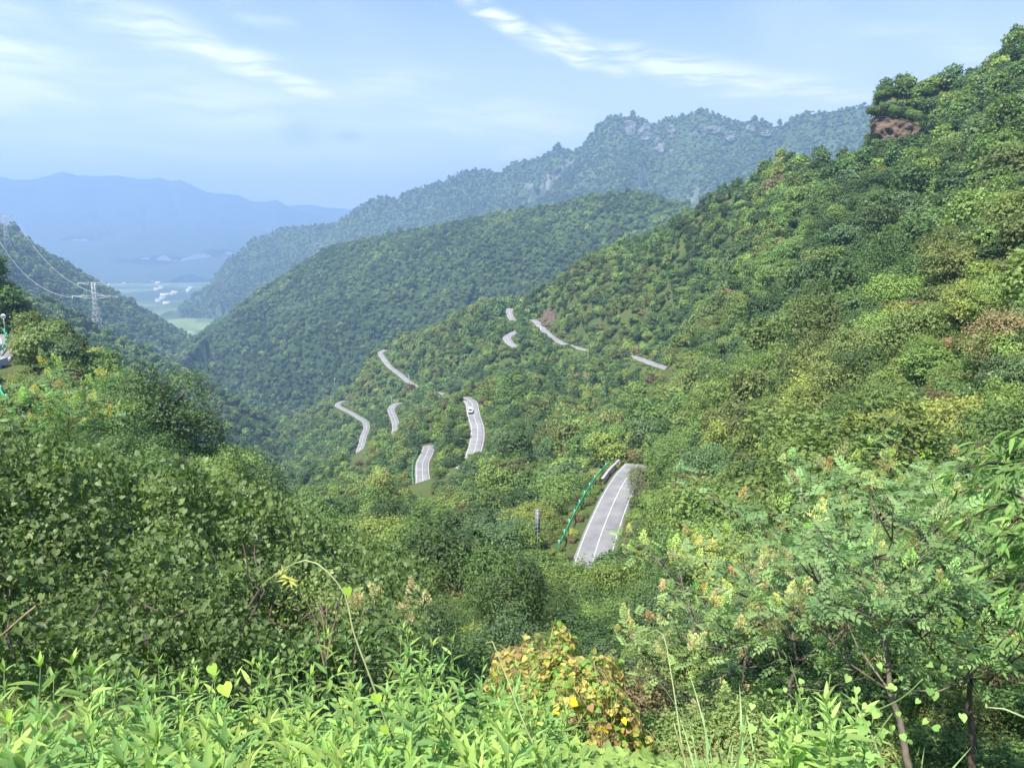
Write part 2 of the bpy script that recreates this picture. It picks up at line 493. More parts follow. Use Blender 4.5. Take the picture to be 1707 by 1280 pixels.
for px in (-300, 0, 200, 400):
    cz(px, 8, -6.6); cz(px, 13, -8.6); cz(px, 20, -10.0); cz(px, 32, -13)
for px in (600, 800):
    cz(px, 8, -6.7); cz(px, 13, -9.6); cz(px, 20, -13.0); cz(px, 32, -18)
for px in (1000, 1200):
    cz(px, 8, -6.6); cz(px, 12, -9.3); cz(px, 20, -13.6)
for px in (1400, 1600, 1800, 2100):
    cz(px, 8, -6.2); cz(px, 12, -8.9)
for a in ((1300, 950, 28, 3), (1300, 850, 50, 3), (1300, 700, 90, 4), (1300, 550, 160, 4), (1300, 400, 225, 4), (1320, 252, 325, 4), (1385, 250, 292, 6), (1260, 292, 362, 4), (1150, 356, 415, 4), (1050, 412, 462, 4), (965, 450, 500, 4),
          (1450, 900, 25, 3), (1450, 800, 38, 3), (1450, 690, 60, 4), (1450, 500, 112, 4), (1450, 350, 175, 4), (1440, 240, 245, 7),
          (1600, 900, 20, 2.5), (1600, 760, 32, 3), (1600, 600, 60, 3), (1600, 420, 115, 4), (1600, 300, 180, 4),
          (1720, 900, 18, 2.5), (1720, 720, 32, 3), (1720, 520, 58, 3), (1720, 330, 110, 4), (1720, 180, 190, 4), (1720, 60, 262, 4),
          (1900, 700, 30, 3), (1900, 450, 58, 3), (1900, 250, 110, 4), (1900, 60, 200, 4), (1900, -40, 270, 4),
          (1580, 140, 285, 4), (1520, 172, 290, 4), (1484, 194, 290, 3), (1500, 240, 258, 4), (1470, 240, 255, 5), (1560, 240, 235, 5),
          (1100, 900, 70, 3), (1100, 1000, 26, 3), (1120, 700, 190, 4), (1160, 560, 340, 4), (1180, 450, 372, 4), (1200, 325, 398, 4),
          (1100, 520, 392, 4), (1100, 385, 440, 4), (1000, 500, 448, 4), (1000, 430, 482, 4), (930, 466, 522, 4), (890, 490, 545, 4),
          (850, 1000, 24, 3), (850, 945, 48, 4), (850, 870, 92, 4), (850, 800, 150, 4), (850, 745, 205, 4), (870, 690, 270, 4), (900, 640, 360, 4),
          (1000, 690, 230, 4), (1000, 640, 330, 4), (960, 740, 160, 3), (1060, 660, 280, 4), (900, 600, 430, 4), (1000, 600, 395, 2),
          (800, 620, 460, 4), (820, 560, 520, 4), (800, 515, 560, 4), (740, 560, 585, 4), (700, 572, 610, 4), (650, 564, 690, 4), (740, 610, 560, 4),
          (700, 680, 470, 4), (620, 650, 640, 4), (605, 625, 690, 4), (560, 660, 715, 3), (520, 720, 690, 4), (480, 745, 700, 4),
          (640, 760, 400, 4), (560, 790, 380, 4), (640, 815, 240, 4), (600, 850, 150, 4), (600, 890, 90, 4), (700, 880, 100, 4), (700, 930, 50, 4),
          (520, 830, 200, 4), (500, 800, 330, 5), (560, 740, 560, 5), (460, 790, 520, 5),
          (500, 830, 60, 6), (400, 778, 78, 6.5), (300, 700, 98, 6.5), (200, 620, 136, 6), (100, 530, 165, 5), (0, 478, 190, 5), (-150, 420, 220, 5), (-350, 380, 240, 5),
          (0, 640, 118, 4), (100, 640, 100, 4), (200, 680, 80, 4), (300, 730, 58, 4), (0, 700, 60, 4), (-200, 640, 110, 4), (-200, 700, 60, 4)):
    cp(*a)
for px, d, z in ((-350, 300, -45), (-150, 285, -55), (0, 260, -60), (100, 235, -64), (200, 210, -66), (300, 170, -62), (400, 140, -58), (450, 110, -46), (0, 420, -140), (200, 400, -140), (-300, 450, -140),
                 (350, 300, -110), (430, 330, -125), (300, 560, -178), (420, 600, -184), (0, 700, -200), (-350, 700, -205), (450, 900, -205), (250, 900, -215), (0, 900, -220), (650, 900, -190), (850, 900, -160),
                 (560, 860, -190), (1000, 900, -150), (1200, 900, -140), (1450, 900, -120), (1720, 900, -100), (2000, 900, -100),
                 (1320, 430, -20), (1200, 500, -35), (1100, 540, -45), (1000, 590, -60), (930, 620, -70), (880, 640, -75), (800, 670, -85), (700, 720, -120), (640, 790, -150),
                 (1420, 300, -2), (1448, 292, 8), (1452, 278, 17), (1440, 270, 16), (1430, 340, -10), (1480, 380, 20), (1580, 390, 40), (1720, 400, 60), (1900, 400, 75), (1600, 550, -20), (1900, 550, 0)):
    cz(px, d, z)
for k, q in ROAD_PTS.items():
    for p_ in q[::14]:
        d_ = math.hypot(p_[0], p_[1])
        CTRL.append((math.atan2(p_[0], p_[1]), d_, p_[2] - .3))
C = np.array(CTRL)
cu = np.stack([C[:, 0], np.log(C[:, 1])], 1)
ct = C[:, 2] / (C[:, 1] + 1.0)


def _k(r):
    return np.where(r > 1e-9, r * r * np.log(np.maximum(r, 1e-9)), 0.0)


n_ = len(cu)
K = _k(np.linalg.norm(cu[:, None] - cu[None], axis=2)) + np.eye(n_) * 2e-4
Q = np.hstack([np.ones((n_, 1)), cu])
A = np.block([[K, Q], [Q.T, np.zeros((3, 3))]])
sol = np.linalg.solve(A, np.concatenate([ct, np.zeros(3)]))


def near_z(az, d, detail=True):
    az, d = np.asarray(az, float).ravel(), np.asarray(d, float).ravel()
    az = np.clip(az, -.82, .82)
    u = np.stack([az, np.log(np.maximum(d, .8))], 1)
    z = np.empty(len(u))
    for i in range(0, len(u), 20000):
        b = u[i:i + 20000]
        r = np.linalg.norm(b[:, None] - cu[None], axis=2)
        z[i:i + 20000] = _k(r) @ sol[:n_] + sol[n_] + b @ sol[n_ + 1:]
    z *= (d + 1.0)
    x, y = d * np.sin(az), d * np.cos(az)
    if detail:
        amp = np.clip(d * .014, .05, 3.2)
        z += amp * fbm(x / 38, y / 38, 4) + np.clip(d * .01, .03, .6) * fbm(x / 6 + 9, y / 6, 3)
    return z


def carve(x, y, z):
    """flatten the ground along the roads"""
    m = np.where((np.hypot(x, y) > 70) & (np.hypot(x, y) < 760))[0]
    best = np.full(len(m), 1e9)
    idx = np.zeros(len(m), int)
    rs = ALLROAD[::2]
    rw = ALLRW[::2]
    for i in range(0, len(m), 8000):
        mm = m[i:i + 8000]
        dd = (x[mm, None] - rs[None, :, 0]) ** 2 + (y[mm, None] - rs[None, :, 1]) ** 2
        j = dd.argmin(1)
        idx[i:i + 8000] = j
        best[i:i + 8000] = np.sqrt(dd[np.arange(len(mm)), j])
    dist = np.hypot(x[m], y[m])
    hw = rw[idx] + np.clip(dist * .006, .8, 2.5)
    w = 1 - smooth01((best - hw) / (5 + dist * .012))
    z = z.copy()
    z[m] = z[m] * (1 - w) + (rs[idx, 2] - .35) * w
    return z


AZ_FINE = np.concatenate([np.linspace(-math.pi, -.86, 40, endpoint=False), np.linspace(-.86, .86, 430), np.linspace(.86, math.pi, 41)[1:]])
LD = np.concatenate([np.log([.25, .5, .8]), np.linspace(0, math.log(920), 560)])
gA, gL = np.meshgrid(AZ_FINE, LD, indexing='ij')
gD = np.exp(gL)
gz = near_z(gA, gD).reshape(gA.shape)
gx, gy = gD * np.sin(gA), gD * np.cos(gA)
gz = carve(gx.ravel(), gy.ravel(), gz.ravel()).reshape(gA.shape)


# the rock step at the left end of the upper right hill
_px = 853.5 + FPX * np.tan(gA) * 1.048
_top = np.interp(_px, [1450, 1470, 1530, 1600], [184, 184, 188, 150])
_zc = np.tan(PITCH * -1 + np.arctan((640 - _top) / FPX)) * 279 / np.cos(np.clip(gA, -.8, .8)) * np.cos(.45)
_w = smooth01((_px - 1455) / 9) * smooth01((gD - 275) / 5) * (1 - smooth01((gD - 300) / 60)) * (1 - smooth01((_px - 1540) / 60)) * (np.abs(gA) < .8)
STEP_W = _w
gz = gz + _w * np.maximum(_zc - gz, 0)


def grid_faces(na, nb):
    i, j = np.meshgrid(np.arange(na - 1), np.arange(nb - 1), indexing='ij')
    a = (i * nb + j).ravel()
    return np.stack([a, a + 1, a + nb + 1, a + nb], 1)


def struct(name, V, F, m, label):
    o = obj(name, make_mesh(name, V, F, [m], smooth=True))
    return tag(o, label, None, None, 'structure')


F_ = grid_faces(len(AZ_FINE), len(LD))[:, ::-1]
ground = struct('ground', np.stack([gx, gy, gz], 2).reshape(-1, 3), F_, M_GROUND, 'steep soil and grass of the near hillsides')


def bilerp(az, d):
    """height of the finished near ground"""
    az, d = np.asarray(az, float), np.asarray(d, float)
    i = np.clip(np.searchsorted(AZ_FINE, az) - 1, 0, len(AZ_FINE) - 2)
    l = np.log(np.maximum(d, .3))
    j = np.clip(np.searchsorted(LD, l) - 1, 0, len(LD) - 2)
    fa = (az - AZ_FINE[i]) / (AZ_FINE[i + 1] - AZ_FINE[i])
    fl = (l - LD[j]) / (LD[j + 1] - LD[j])
    return (gz[i, j] * (1 - fa) + gz[i + 1, j] * fa) * (1 - fl) + (gz[i, j + 1] * (1 - fa) + gz[i + 1, j + 1] * fa) * fl


def ground_at(x, y):
    return bilerp(np.arctan2(x, y), np.hypot(x, y))


# ------------------------------------------------------------------ ridges further off: crest line (px, py, distance), slope, spurs
def ridge_fn(crest, slope_f, slope_b, spur_L, spur_a, seed, skew=.5, rough=1.0, concave=.12, steep=0.0, band=1.0):
    c = np.array([P(*q) for q in crest])
    # dense crest
    s = np.concatenate([[0], np.cumsum(np.linalg.norm(np.diff(c[:, :2], axis=0), axis=1))])
    n = 320
    u = np.linspace(0, s[-1], n)
    cc = np.stack([np.interp(u, s, c[:, k]) for k in range(3)], 1)

    def f(x, y):
        z = np.empty(len(x))
        for i in range(0, len(x), 12000):
            xx, yy = x[i:i + 12000], y[i:i + 12000]
            wx = xx + 30 * rough * fbm(xx / 160 + seed, yy / 160, 3)
            wy = yy + 30 * rough * fbm(xx / 160, yy / 160 + seed, 3)
            # crest seen from every point: the largest of the falling-off crest points
            dx, dy = xx[:, None] - cc[None, :, 0], yy[:, None] - cc[None, :, 1]
            D = np.hypot(dx, dy)
            front = np.hypot(xx, yy)[:, None] < np.hypot(cc[:, 0], cc[:, 1])[None]
            sl = np.where(front, slope_f, slope_b)
            h = cc[None, :, 2] - sl * D - steep * np.minimum(D, band) + concave * sl * D * smooth01(D / (6 * spur_L))
            j = h.argmax(1)
            a = np.arange(len(xx))
            dist = D[a, j]
            uu = u[j] + skew * dist + (wx - xx) * 2.2 + (wy - yy)
            ph = uu / spur_L
            fold = np.abs((ph + .35 * fbm(uu / spur_L * .7 + seed, dist / spur_L * .5, 2)) % 1.0 - .5) * 2      # 0..1, ridge at 1
            g = smooth01(dist / (1.1 * spur_L))
            z[i:i + 12000] = h[a, j] - spur_a * g * (1 - fold) ** 1.3 * (1 + dist / (5 * spur_L)) + g * spur_a * .5 * fbm(xx / spur_L * 1.4 + seed, yy / spur_L * 1.4, 4)
        return z
    return f


CREST_C2 = [(-500, 330, 620), (-250, 400, 680), (-60, 455, 740), (20, 490, 770), (80, 502, 780), (120, 532, 790), (165, 556, 800), (200, 585, 800), (260, 612, 800), (320, 655, 795), (380, 700, 785), (440, 752, 770)]
CREST_B = [(1500, 330, 1250), (1300, 340, 1200), (1180, 352, 1150), (1110, 338, 1130), (1080, 323, 1150), (1040, 322, 1160), (980, 329, 1180), (920, 345, 1200), (850, 354, 1240), (770, 369, 1270), (700, 384, 1310), (640, 394, 1350), (560, 410, 1420), (510, 436, 1430), (440, 486, 1420), (380, 536, 1380), (330, 575, 1330), (285, 612, 1290)]
CREST_C = [(-500, 180, 1350), (-250, 260, 1450), (-100, 330, 1550), (0, 376, 1700), (45, 416, 1850), (75, 434, 1950), (105, 464, 2050), (125, 484, 2100), (160, 508, 2150), (198, 538, 2150), (232, 566, 2100), (265, 600, 2050)]
CREST_D = [(352, 470, 3300), (380, 432, 3250), (420, 400, 3200), (470, 378, 3150), (500, 377, 3100), (560, 372, 3050), (600, 342, 3000), (635, 327, 2980), (660, 330, 2960), (690, 314, 2930), (740, 302, 2900), (770, 285, 2880), (800, 282, 2850), (830, 289, 2830), (860, 270, 2800), (900, 264, 2760), (930, 242, 2720), (955, 252, 2700), (975, 237, 2680), (1000, 207, 2650), (1020, 190, 2630), (1040, 197, 2610), (1060, 192, 2600), (1085, 207, 2580), (1110, 197, 2560), (1150, 190, 2540), (1170, 180, 2530), (1200, 192, 2520), (1240, 207, 2500), (1260, 197, 2480), (1290, 210, 2470), (1310, 205, 2450), (1340, 187, 2430), (1380, 187, 2400), (1440, 174, 2380), (1520, 165, 2350), (1650, 190, 2300), (1800, 150, 2300)]
CREST_F = [(-400, 270, 8600), (-200, 300, 8600), (-60, 290, 8600), (0, 292, 8600), (20, 298, 8600), (55, 298, 8600), (80, 291, 8600), (105, 284, 8600), (130, 291, 8600), (160, 292, 8600), (195, 291, 8600), (240, 298, 8600), (265, 294, 8600), (285, 301, 8600), (300, 298, 8600), (330, 312, 8600), (345, 319, 8600), (395, 323, 8600), (420, 334, 8600), (440, 335, 8600), (460, 331, 8600), (480, 343, 8600), (520, 356, 8600), (600, 380, 8600), (800, 390, 8600)]
CREST_F2 = [(400, 352, 9500), (490, 342, 9500), (520, 341, 9500), (545, 346, 9500), (570, 347, 9500), (620, 352, 9500), (900, 350, 9500), (1400, 320, 9500)]
CREST_E = [(-300, 400, 7550), (0, 396, 7550), (150, 402, 7550), (240, 388, 7450), (330, 380, 7350), (420, 383, 7250), (520, 395, 7250), (650, 400, 7250)]
CREST_E2 = [(-100, 430, 6700), (100, 436, 6700), (200, 430, 6700), (300, 436, 6700), (380, 424, 6600), (480, 420, 6600), (600, 430, 6600)]
f_C2 = ridge_fn(CREST_C2, .85, .7, 90, 8, 3.1, .35, .6)
f_B = ridge_fn(CREST_B, .66, .6, 150, 62, 11.7, -.55, 1.0)
f_C = ridge_fn(CREST_C, 1.0, .75, 180, 13, 21.3, .4, 1.0)
f_D = ridge_fn(CREST_D, .60, .6, 210, 95, 31.9, -.3, 1.3, .2, .9, 75)
f_E = ridge_fn(CREST_E, .22, .2, 600, 50, 41.1, .2, 2.0)
f_E2 = ridge_fn(CREST_E2, .16, .2, 400, 30, 44.1, .2, 2.0)
f_F = ridge_fn(CREST_F, .42, .4, 700, 170, 51.2, .2, 3.0, .3, .7, 260)
f_F2 = ridge_fn(CREST_F2, .38, .4, 900, 130, 61.2, .2, 3.0, .3)


def ridge_patch(name, f, px0, px1, d0, d1, na, nd, m, label, floor):
    a0 = math.atan2(px0 - 853.5, FPX)
    a1 = math.atan2(px1 - 853.5, FPX)
    aa, ll = np.meshgrid(np.linspace(a0, a1, na), np.linspace(math.log(d0), math.log(d1), nd), indexing='ij')
    d = np.exp(ll)
    x, y = d * np.sin(aa), d * np.cos(aa)
    z = np.maximum(f(x.ravel(), y.ravel()), floor)
    struct(name, np.stack([x.ravel(), y.ravel(), z], 1), grid_faces(na, nd)[:, ::-1], m, label)


ridge_patch('wooded_slope', f_C2, -300, 480, 480, 1000, 170, 130, M_RIDGE, 'wooded slope carrying the nearer pylon', -330)
ridge_patch('wooded_ridge', f_B, 180, 1560, 720, 1750, 330, 200, M_RIDGE, 'long wooded ridge across the middle of the valley', -330)
ridge_patch('left_mountain', f_C, -300, 400, 1000, 2600, 190, 170, M_RIDGE, 'wooded mountain side at the left edge behind the pylons', -330)
ridge_patch('rocky_mountain', f_D, 250, 1700, 1500, 3900, 380, 260, M_ROCKY, 'high mountain with pale rock faces along its crest', -330)
ridge_patch('far_hills', f_E, -300, 900, 6500, 8200, 160, 70, M_FAR, 'low hazy hills at the foot of the far range', -335)
ridge_patch('low_hills', f_E2, -300, 900, 5800, 7300, 160, 70, M_FAR, 'low hazy hills beyond the village', -335)
ridge_patch('far_mountains', f_F, -300, 900, 7500, 9700, 420, 90, M_FAR, 'far blue mountain range beyond the valley', -335)
ridge_patch('farthest_mountains', f_F2, 300, 1500, 8700, 10300, 160, 50, M_FAR, 'faintest blue ridge at the end of the range', -335)
VALLEY_Z = -255.0
av, lv = np.meshgrid(np.linspace(-math.pi, math.pi, 241), np.linspace(math.log(880), math.log(10500), 80), indexing='ij')
xv, yv = np.exp(lv) * np.sin(av), np.exp(lv) * np.cos(av)
rv_ = np.hypot(xv, yv)
zv = VALLEY_Z + 6 * fbm(xv / 500, yv / 500, 3) - 25 * smooth01((2600 - rv_) / 1500)
struct('valley_floor', np.stack([xv, yv, zv], 2).reshape(-1, 3), grid_faces(241, 80)[:, ::-1], M_VALLEY, 'flat valley floor with fields around the village')

# horizon table used to leave out plants that nothing can see
HA = np.linspace(-.80, .80, 641)
HL = np.linspace(math.log(1.0), math.log(4000), 700)
ha, hl = np.meshgrid(HA, HL, indexing='ij')
hd = np.exp(hl)
hx, hy = (hd * np.sin(ha)).ravel(), (hd * np.cos(ha)).ravel()
hz = np.full(hx.shape, -330.0)
hdr = hd.ravel()
m_ = hdr < 900
hz[m_] = bilerp(np.arctan2(hx[m_], hy[m_]), hdr[m_])
for f, lo, hi in ((f_C2, 480, 1000), (f_B, 720, 1750), (f_C, 1000, 2600), (f_D, 1500, 3900)):
    m_ = (hdr > lo) & (hdr < hi)
    hz[m_] = np.maximum(hz[m_], f(hx[m_], hy[m_]))
ht = (hz / hdr).reshape(ha.shape)
hmax = np.maximum.accumulate(ht, axis=1)
hmax = np.hstack([np.full((len(HA), 1), -9.0), hmax[:, :-1]])


def visible(x, y, ztop, margin=0.012):
    az, d = np.arctan2(x, y), np.hypot(x, y)
    i = np.clip(np.round((az - HA[0]) / (HA[1] - HA[0])).astype(int), 0, len(HA) - 1)
    j = np.clip(np.floor((np.log(np.maximum(d, 1.01)) - HL[0]) / (HL[1] - HL[0])).astype(int) - 3, 0, len(HL) - 1)
    return ztop / d > hmax[i, j] - margin

# ------------------------------------------------------------------ haze
hb = MB()
hb.box((-10700, -10700, -345), (10700, 10700, 870))
haze_m, N = mat('valley_haze')
o_ = N.n('ShaderNodeOutputMaterial')
HAZE = 2.6e-4
pv = N.n('ShaderNodeVolumePrincipled', ins={'Color': (.40, .59, .92, 1), 'Density': HAZE, 'Anisotropy': 0.15, 'Absorption Color': (0, 0, 0, 1)})
N.t.links.new(pv.outputs[0], o_.inputs['Volume'])
haze = hb.build('haze', haze_m)
tag(haze, 'pale blue haze filling the valley air', 'haze', None, 'stuff')
# ------------------------------------------------------------------ roads
KEYS = []            # points of the roads and roadside things that stay in view: no plant may grow in front of them


def side_vec(q):
    t = np.gradient(q, axis=0)
    t[:, 2] = 0
    t /= np.linalg.norm(t, axis=1, keepdims=True)
    return np.stack([t[:, 1], -t[:, 0], np.zeros(len(t))], 1)          # to the right of travel


def strip(q, offs, dz=0.0):
    s = side_vec(q)
    V = np.concatenate([(q + s * o + np.array([0, 0, dz]))[:, None] for o in offs], 1)
    n, k = V.shape[:2]
    return V.reshape(-1, 3), grid_faces(n, k)


def make_road(key, label):
    q = ROAD_PTS[key]
    w = RW[key] / 2
    s = side_vec(q)
    rows = []
    for off, dz in ((-w - .25, -.7), (-w, 0), (-w / 2, .03), (0, .06), (w / 2, .03), (w, 0), (w + .25, -.7)):
        rows.append((q + s * off + np.array([0, 0, dz]))[:, None])
    V = np.concatenate(rows, 1)
    r = tag(obj('road', make_mesh('road', V.reshape(-1, 3), grid_faces(len(q), 7), [M_ASPHALT])), label, None, None, 'structure')
    wl = .05 if key == 'near' else .07
    for off, nm, dz in ((-w + .3, 'edge_line', .014), (w - .3, 'edge_line', .014), (0.0, 'centre_line', .072)):
        Vl, Fl = strip(q, (off - wl, off, off + wl) if off else (-wl, wl), dz + (.06 * (1 - abs(off) / w) if off else 0))
        obj(nm, make_mesh(nm, Vl, Fl, [M_LINE]), r)
    return r


make_road('near', 'grey asphalt road curving beside the green guardrail in the centre')
make_road('van', 'road stretch with the white van on it')
make_road('curve', 'curving road stretch below the van beside a green rail')
make_road('low', 'zigzag road far down at the foot of the spur')
make_road('twist', 'short twisting road stretch under a street lamp')
make_road('upper', 'narrow road cut along the upper part of the spur')
make_road('shelf', 'road shelf cut into the right hillside')
make_road('bend', 'pale road bend half hidden below the saddle')
make_road('west', 'road bend at the left edge of the picture')

VIEW = {'near': (-99, 1062, 762, 912), 'van': (-99, 9999, 668, 752), 'curve': (-99, 9999, 750, 814), 'low': (-99, 9999, 666, 770), 'twist': (-99, 9999, 672, 716),
        'bend': (840, 858, 553, 574), 'west': (-20, 20, 540, 600)}
for k, q in ROAD_PTS.items():
    s = side_vec(q)
    for off in (-.45, 0, .42):
        pts = q + s * RW[k] * off
        px, py, _ = project(pts)
        if k in VIEW:
            x0, x1, y0, y1 = VIEW[k]
            m = (px > x0) & (px < x1) & (py > y0) & (py < y1)
        elif k == 'upper':
            m = ((py < 637) & (px < 684)) | ((px > 735) & (px < 750))
        else:
            m = ((px > 842) & (px < 858) & (py < 534)) | ((px > 883) & (px < 890)) | ((px > 925) & (px < 938)) | ((px > 960) & (px < 977)) | (px > 1054) & (px < 1116)
        KEYS.append(pts[m][::2])


def guardrail(pts, label, post_step=4.0, h=.85, up=.0):
    """green steel rail with posts along a line of ground points"""
    q = resample(pts, .8)
    base = q[0].copy()
    q = q - base
    root = tag(empty('guardrail', base), label, 'guardrail', 'green roadside guardrails')
    s = side_vec(q)
    prof = [(.00, h - .42), (.10, h - .34), (.03, h - .25), (.10, h - .14), (.00, h - .04), (-.03, h - .04), (-.03, h - .42), (.0, h - .42)]
    V = np.concatenate([(q + s * a + np.array([0, 0, b]))[:, None] for a, b in prof], 1)
    obj('rail', make_mesh('rail', V.reshape(-1, 3), grid_faces(len(q), len(prof)), [M_GREENRAIL]), root)
    pm = MB()
    pm.tube([(0, 0, -.6), (0, 0, h + .06)], .09, 8)
    me = pm.mesh('post', M_GREENRAIL)
    cm = MB()
    cm.tube([(0, 0, h + .05), (0, 0, h + .12)], [.11, .06], 8)
    cme = cm.mesh('post_cap', M_WHITE)
    for i in range(0, len(q), max(1, int(post_step / .8))):
        p = obj('post', me, root, q[i] - s[i] * .14)
        obj('post_cap', cme, p)
    KEYS.append((q + base + np.array([0, 0, h * .7]))[::3])
    return root


def off_road(key, px0, px1, off, py=None):
    q = ROAD_PTS[key]
    s = side_vec(q)
    pts = q + s * off
    px, pyy, _ = project(pts)
    m = (px > px0) & (px < px1) if py is None else (pyy > py[0]) & (pyy < py[1])
    return pts[m]


guardrail(off_road('near', 0, 0, -4.5, (768, 915))[::6], 'long green guardrail along the outer edge of the near road')
guardrail(off_road('curve', 0, 0, 3.6, (756, 800))[::6].tolist() + [P(688, 810, 245), P(680, 816, 243)], 'green guardrail curving round the small road bend below the van')
guardrail([P(748, 794, 236), P(756, 786, 240), P(765, 777, 244)], 'short green guardrail piece among bushes below the van', up=.2)
guardrail([P(-6, 549, 176), P(4, 553, 174), P(10, 562, 169), P(11, 572, 162), P(6, 584, 154), P(-4, 594, 147)], 'green guardrail round the road bend at the left edge')
guardrail([P(-14, 642, 100), P(0, 658, 96), P(12, 677, 91)], 'sloping green guardrail end at the left edge')

# low parapet on the outer edge of the near road
pq = off_road('near', 0, 0, -3.35, (766, 806))
q0 = pq[0].copy()
ssv = side_vec(pq)
prof = [(-.18, -.6), (-.18, .55), (.18, .55), (.18, -.6)]
V = np.concatenate([(pq - q0 + ssv * a + np.array([0, 0, b]))[:, None] for a, b in prof], 1)
n_p = len(pq)
par_F = [grid_faces(n_p, 4)]
root = tag(empty('parapet', q0), 'low pale concrete parapet at the far end of the near road', 'parapet')
obj('wall', make_mesh('wall', V.reshape(-1, 3), par_F + [np.array([[0, 1, 2, 3], [4 * n_p - 1, 4 * n_p - 2, 4 * n_p - 3, 4 * n_p - 4]])], [M_CONCRETE]), root)
V = np.concatenate([(pq - q0 + ssv * a + np.array([0, 0, b]))[:, None] for a, b in ((-.22, .552), (-.22, .66), (.22, .66), (.22, .552))], 1)
obj('coping', make_mesh('coping', V.reshape(-1, 3), par_F, [M_CONCRETE]), root)

# retaining wall at the left edge
rw = [P(7, 592, 148), P(5, 604, 144), P(3, 620, 139), P(0, 641, 133)]
root = tag(empty('retaining_wall', rw[0]), 'pale concrete retaining wall below the road at the left edge', 'wall')
wq = resample([P(8, 598, 149), P(4, 599, 143), P(-10, 603, 136), P(-40, 610, 128)], 1.0) - rw[0]
wv_ = np.concatenate([(wq + np.array([0, 0, b]))[:, None] for b in (-6.5, 0.2)], 1)
wv2 = np.concatenate([(wq + side_vec(wq) * -.5 + np.array([0, 0, b]))[:, None] for b in (.2, -6.5)], 1)
V = np.concatenate([wv_, wv2], 1)
obj('wall', make_mesh('wall', V.reshape(-1, 3), [grid_faces(len(wq), 4)], [M_CONCRETE]), root)
KEYS.append(np.array([P(3, y, 130) for y in range(592, 640, 8)]))

# convex mirror on a post near the left bend
mp0 = P(9, 556, 170)
root = tag(empty('traffic_mirror', mp0), 'round white traffic mirror on a thin post at the left bend', 'mirror')
b = MB(); b.tube([(0, 0, -.5), (0, 0, 3.2)], .06, 6); b.build('post', M_STEEL, root)
b = MB(); b.tube([(0, -.05, 3.2), (0, .05, 3.2)], [.48, .48], 20); d_ = b.build('mirror_disc', M_WHITE, root)
b = MB(); b.tube([(0, -.10, 3.2), (0, -.055, 3.2)], [.36, .40], 20); b.build('mirror_face', simple_mat('mirror_face', (.7, .73, .78), .08, .9), d_)
KEYS.append(np.array([mp0 + np.array([0, 0, 3.0])]))


def street_lamp(px, py, d, side, label, h=6.2, arm=2.4):
    base = P(px, py, d)
    root = tag(empty('street_lamp', base), label, 'street lamp', 'white street lamps along the road')
    b = MB(); b.tube([(0, 0, -1.5), (0, 0, h)], [.13, .09], 8); b.build('pole', M_WHITE, root)
    b = MB(); b.tube([(0, 0, h - .05), (side * arm * .5, 0, h + .12), (side * arm, 0, h + .15)], .07, 6); b.build('arm', M_WHITE, root)
    b = MB(); b.box((min(side * arm, side * (arm + .7)), -.14, h + .06), (max(side * arm, side * (arm + .7)), .14, h + .2)); b.build('lamp_head', M_STEEL, root)
    b = MB(); b.box((-.16, -.16, -.4), (.16, .16, .5)); b.build('base_box', M_WHITE, root)
    KEYS.append(np.array([base + np.array([0, 0, z]) for z in (h * .45, h * .7, h)]))


street_lamp(552, 672, 690, 1, 'white street lamp beside the top end of the lowest zigzag road')
street_lamp(652.5, 673, 560, -1, 'white street lamp above the short twisting road')
street_lamp(681.5, 637, 598, -1, 'white street lamp beside the road on the upper spur', 6.4)
street_lamp(901, 560, 495, -1, 'white street lamp on the shelf road below the brown rock', 6.8, 5.0)
street_lamp(558, 640, 712, 1, 'thin white post on the wooded spur above the lowest road', 5.5, .5)

# road sign seen from behind
sg = P(896, 912, 84)
root = tag(empty('road_sign', sg), 'tall narrow grey sign board seen from behind on a post', 'sign')
b = MB(); b.tube([(0, 0, -1.5), (0, 0, 4.7)], .045, 8); b.build('post', M_STEEL, root)
b = MB(); b.box((-.30, -.035, 1.9), (.30, -.015, 4.7)); bd = b.build('board', M_GREYBOARD, root, rot=(0, 0, R(14)))
bm_ = MB(); bm_.box((-.29, -.06, -.03), (.29, -.0352, .03)); sm = bm_.mesh('stiffener', simple_mat('grey_stiffener', (.34, .35, .36), .6, noise=.1))
for i in range(6):
    obj('stiffener', sm, bd, (0, 0, 2.1 + i * .48))
KEYS.append(np.array([sg + np.array([0, 0, z]) for z in (1.2, 1.8, 2.4, 3.0, 3.6, 4.3)]))

# white van coming up the road
vq = ROAD_PTS['van']
pxv, pyv, _ = project(vq)
iv = int(np.argmin(np.abs(pyv - 688)))
sv = side_vec(vq)[iv]
tv = vq[min(iv + 2, len(vq) - 1)] - vq[iv - 2]
tv /= np.linalg.norm(tv)
vp = vq[iv] - sv * 1.35 * (1 if sv[0] > 0 else -1) + np.array([0, 0, .04])
van = tag(empty('white_van', vp, math.atan2(tv[1], tv[0]) - math.pi / 2), 'white van driving up the winding road in the middle', 'van')
prof = [(-2.25, .35), (2.0, .35), (2.25, .5), (2.28, .95), (1.75, 1.08), (1.25, 1.82), (.95, 1.93), (-2.1, 1.93), (-2.28, 1.75), (-2.3, .5)]
k = len(prof)
V, F4, F3 = [], [], []
for xw, sc in ((-.85, 1), (-.78, .985), (.78, .985), (.85, 1)):
    pass
wid = lambda z: .87 if z < 1.1 else .87 - (z - 1.1) * .17
VL = [(-wid(z), y, z) for y, z in prof]
VR = [(wid(z), y, z) for y, z in prof]
faces = [[i, (i + 1) % k, k + (i + 1) % k, k + i] for i in range(k)]
me = bpy.data.meshes.new('body')
me.from_pydata(VL + VR, [], faces + [list(range(k))[::-1], list(range(k, 2 * k))])
me.materials.append(M_WHITE)
obj('body', me, van)
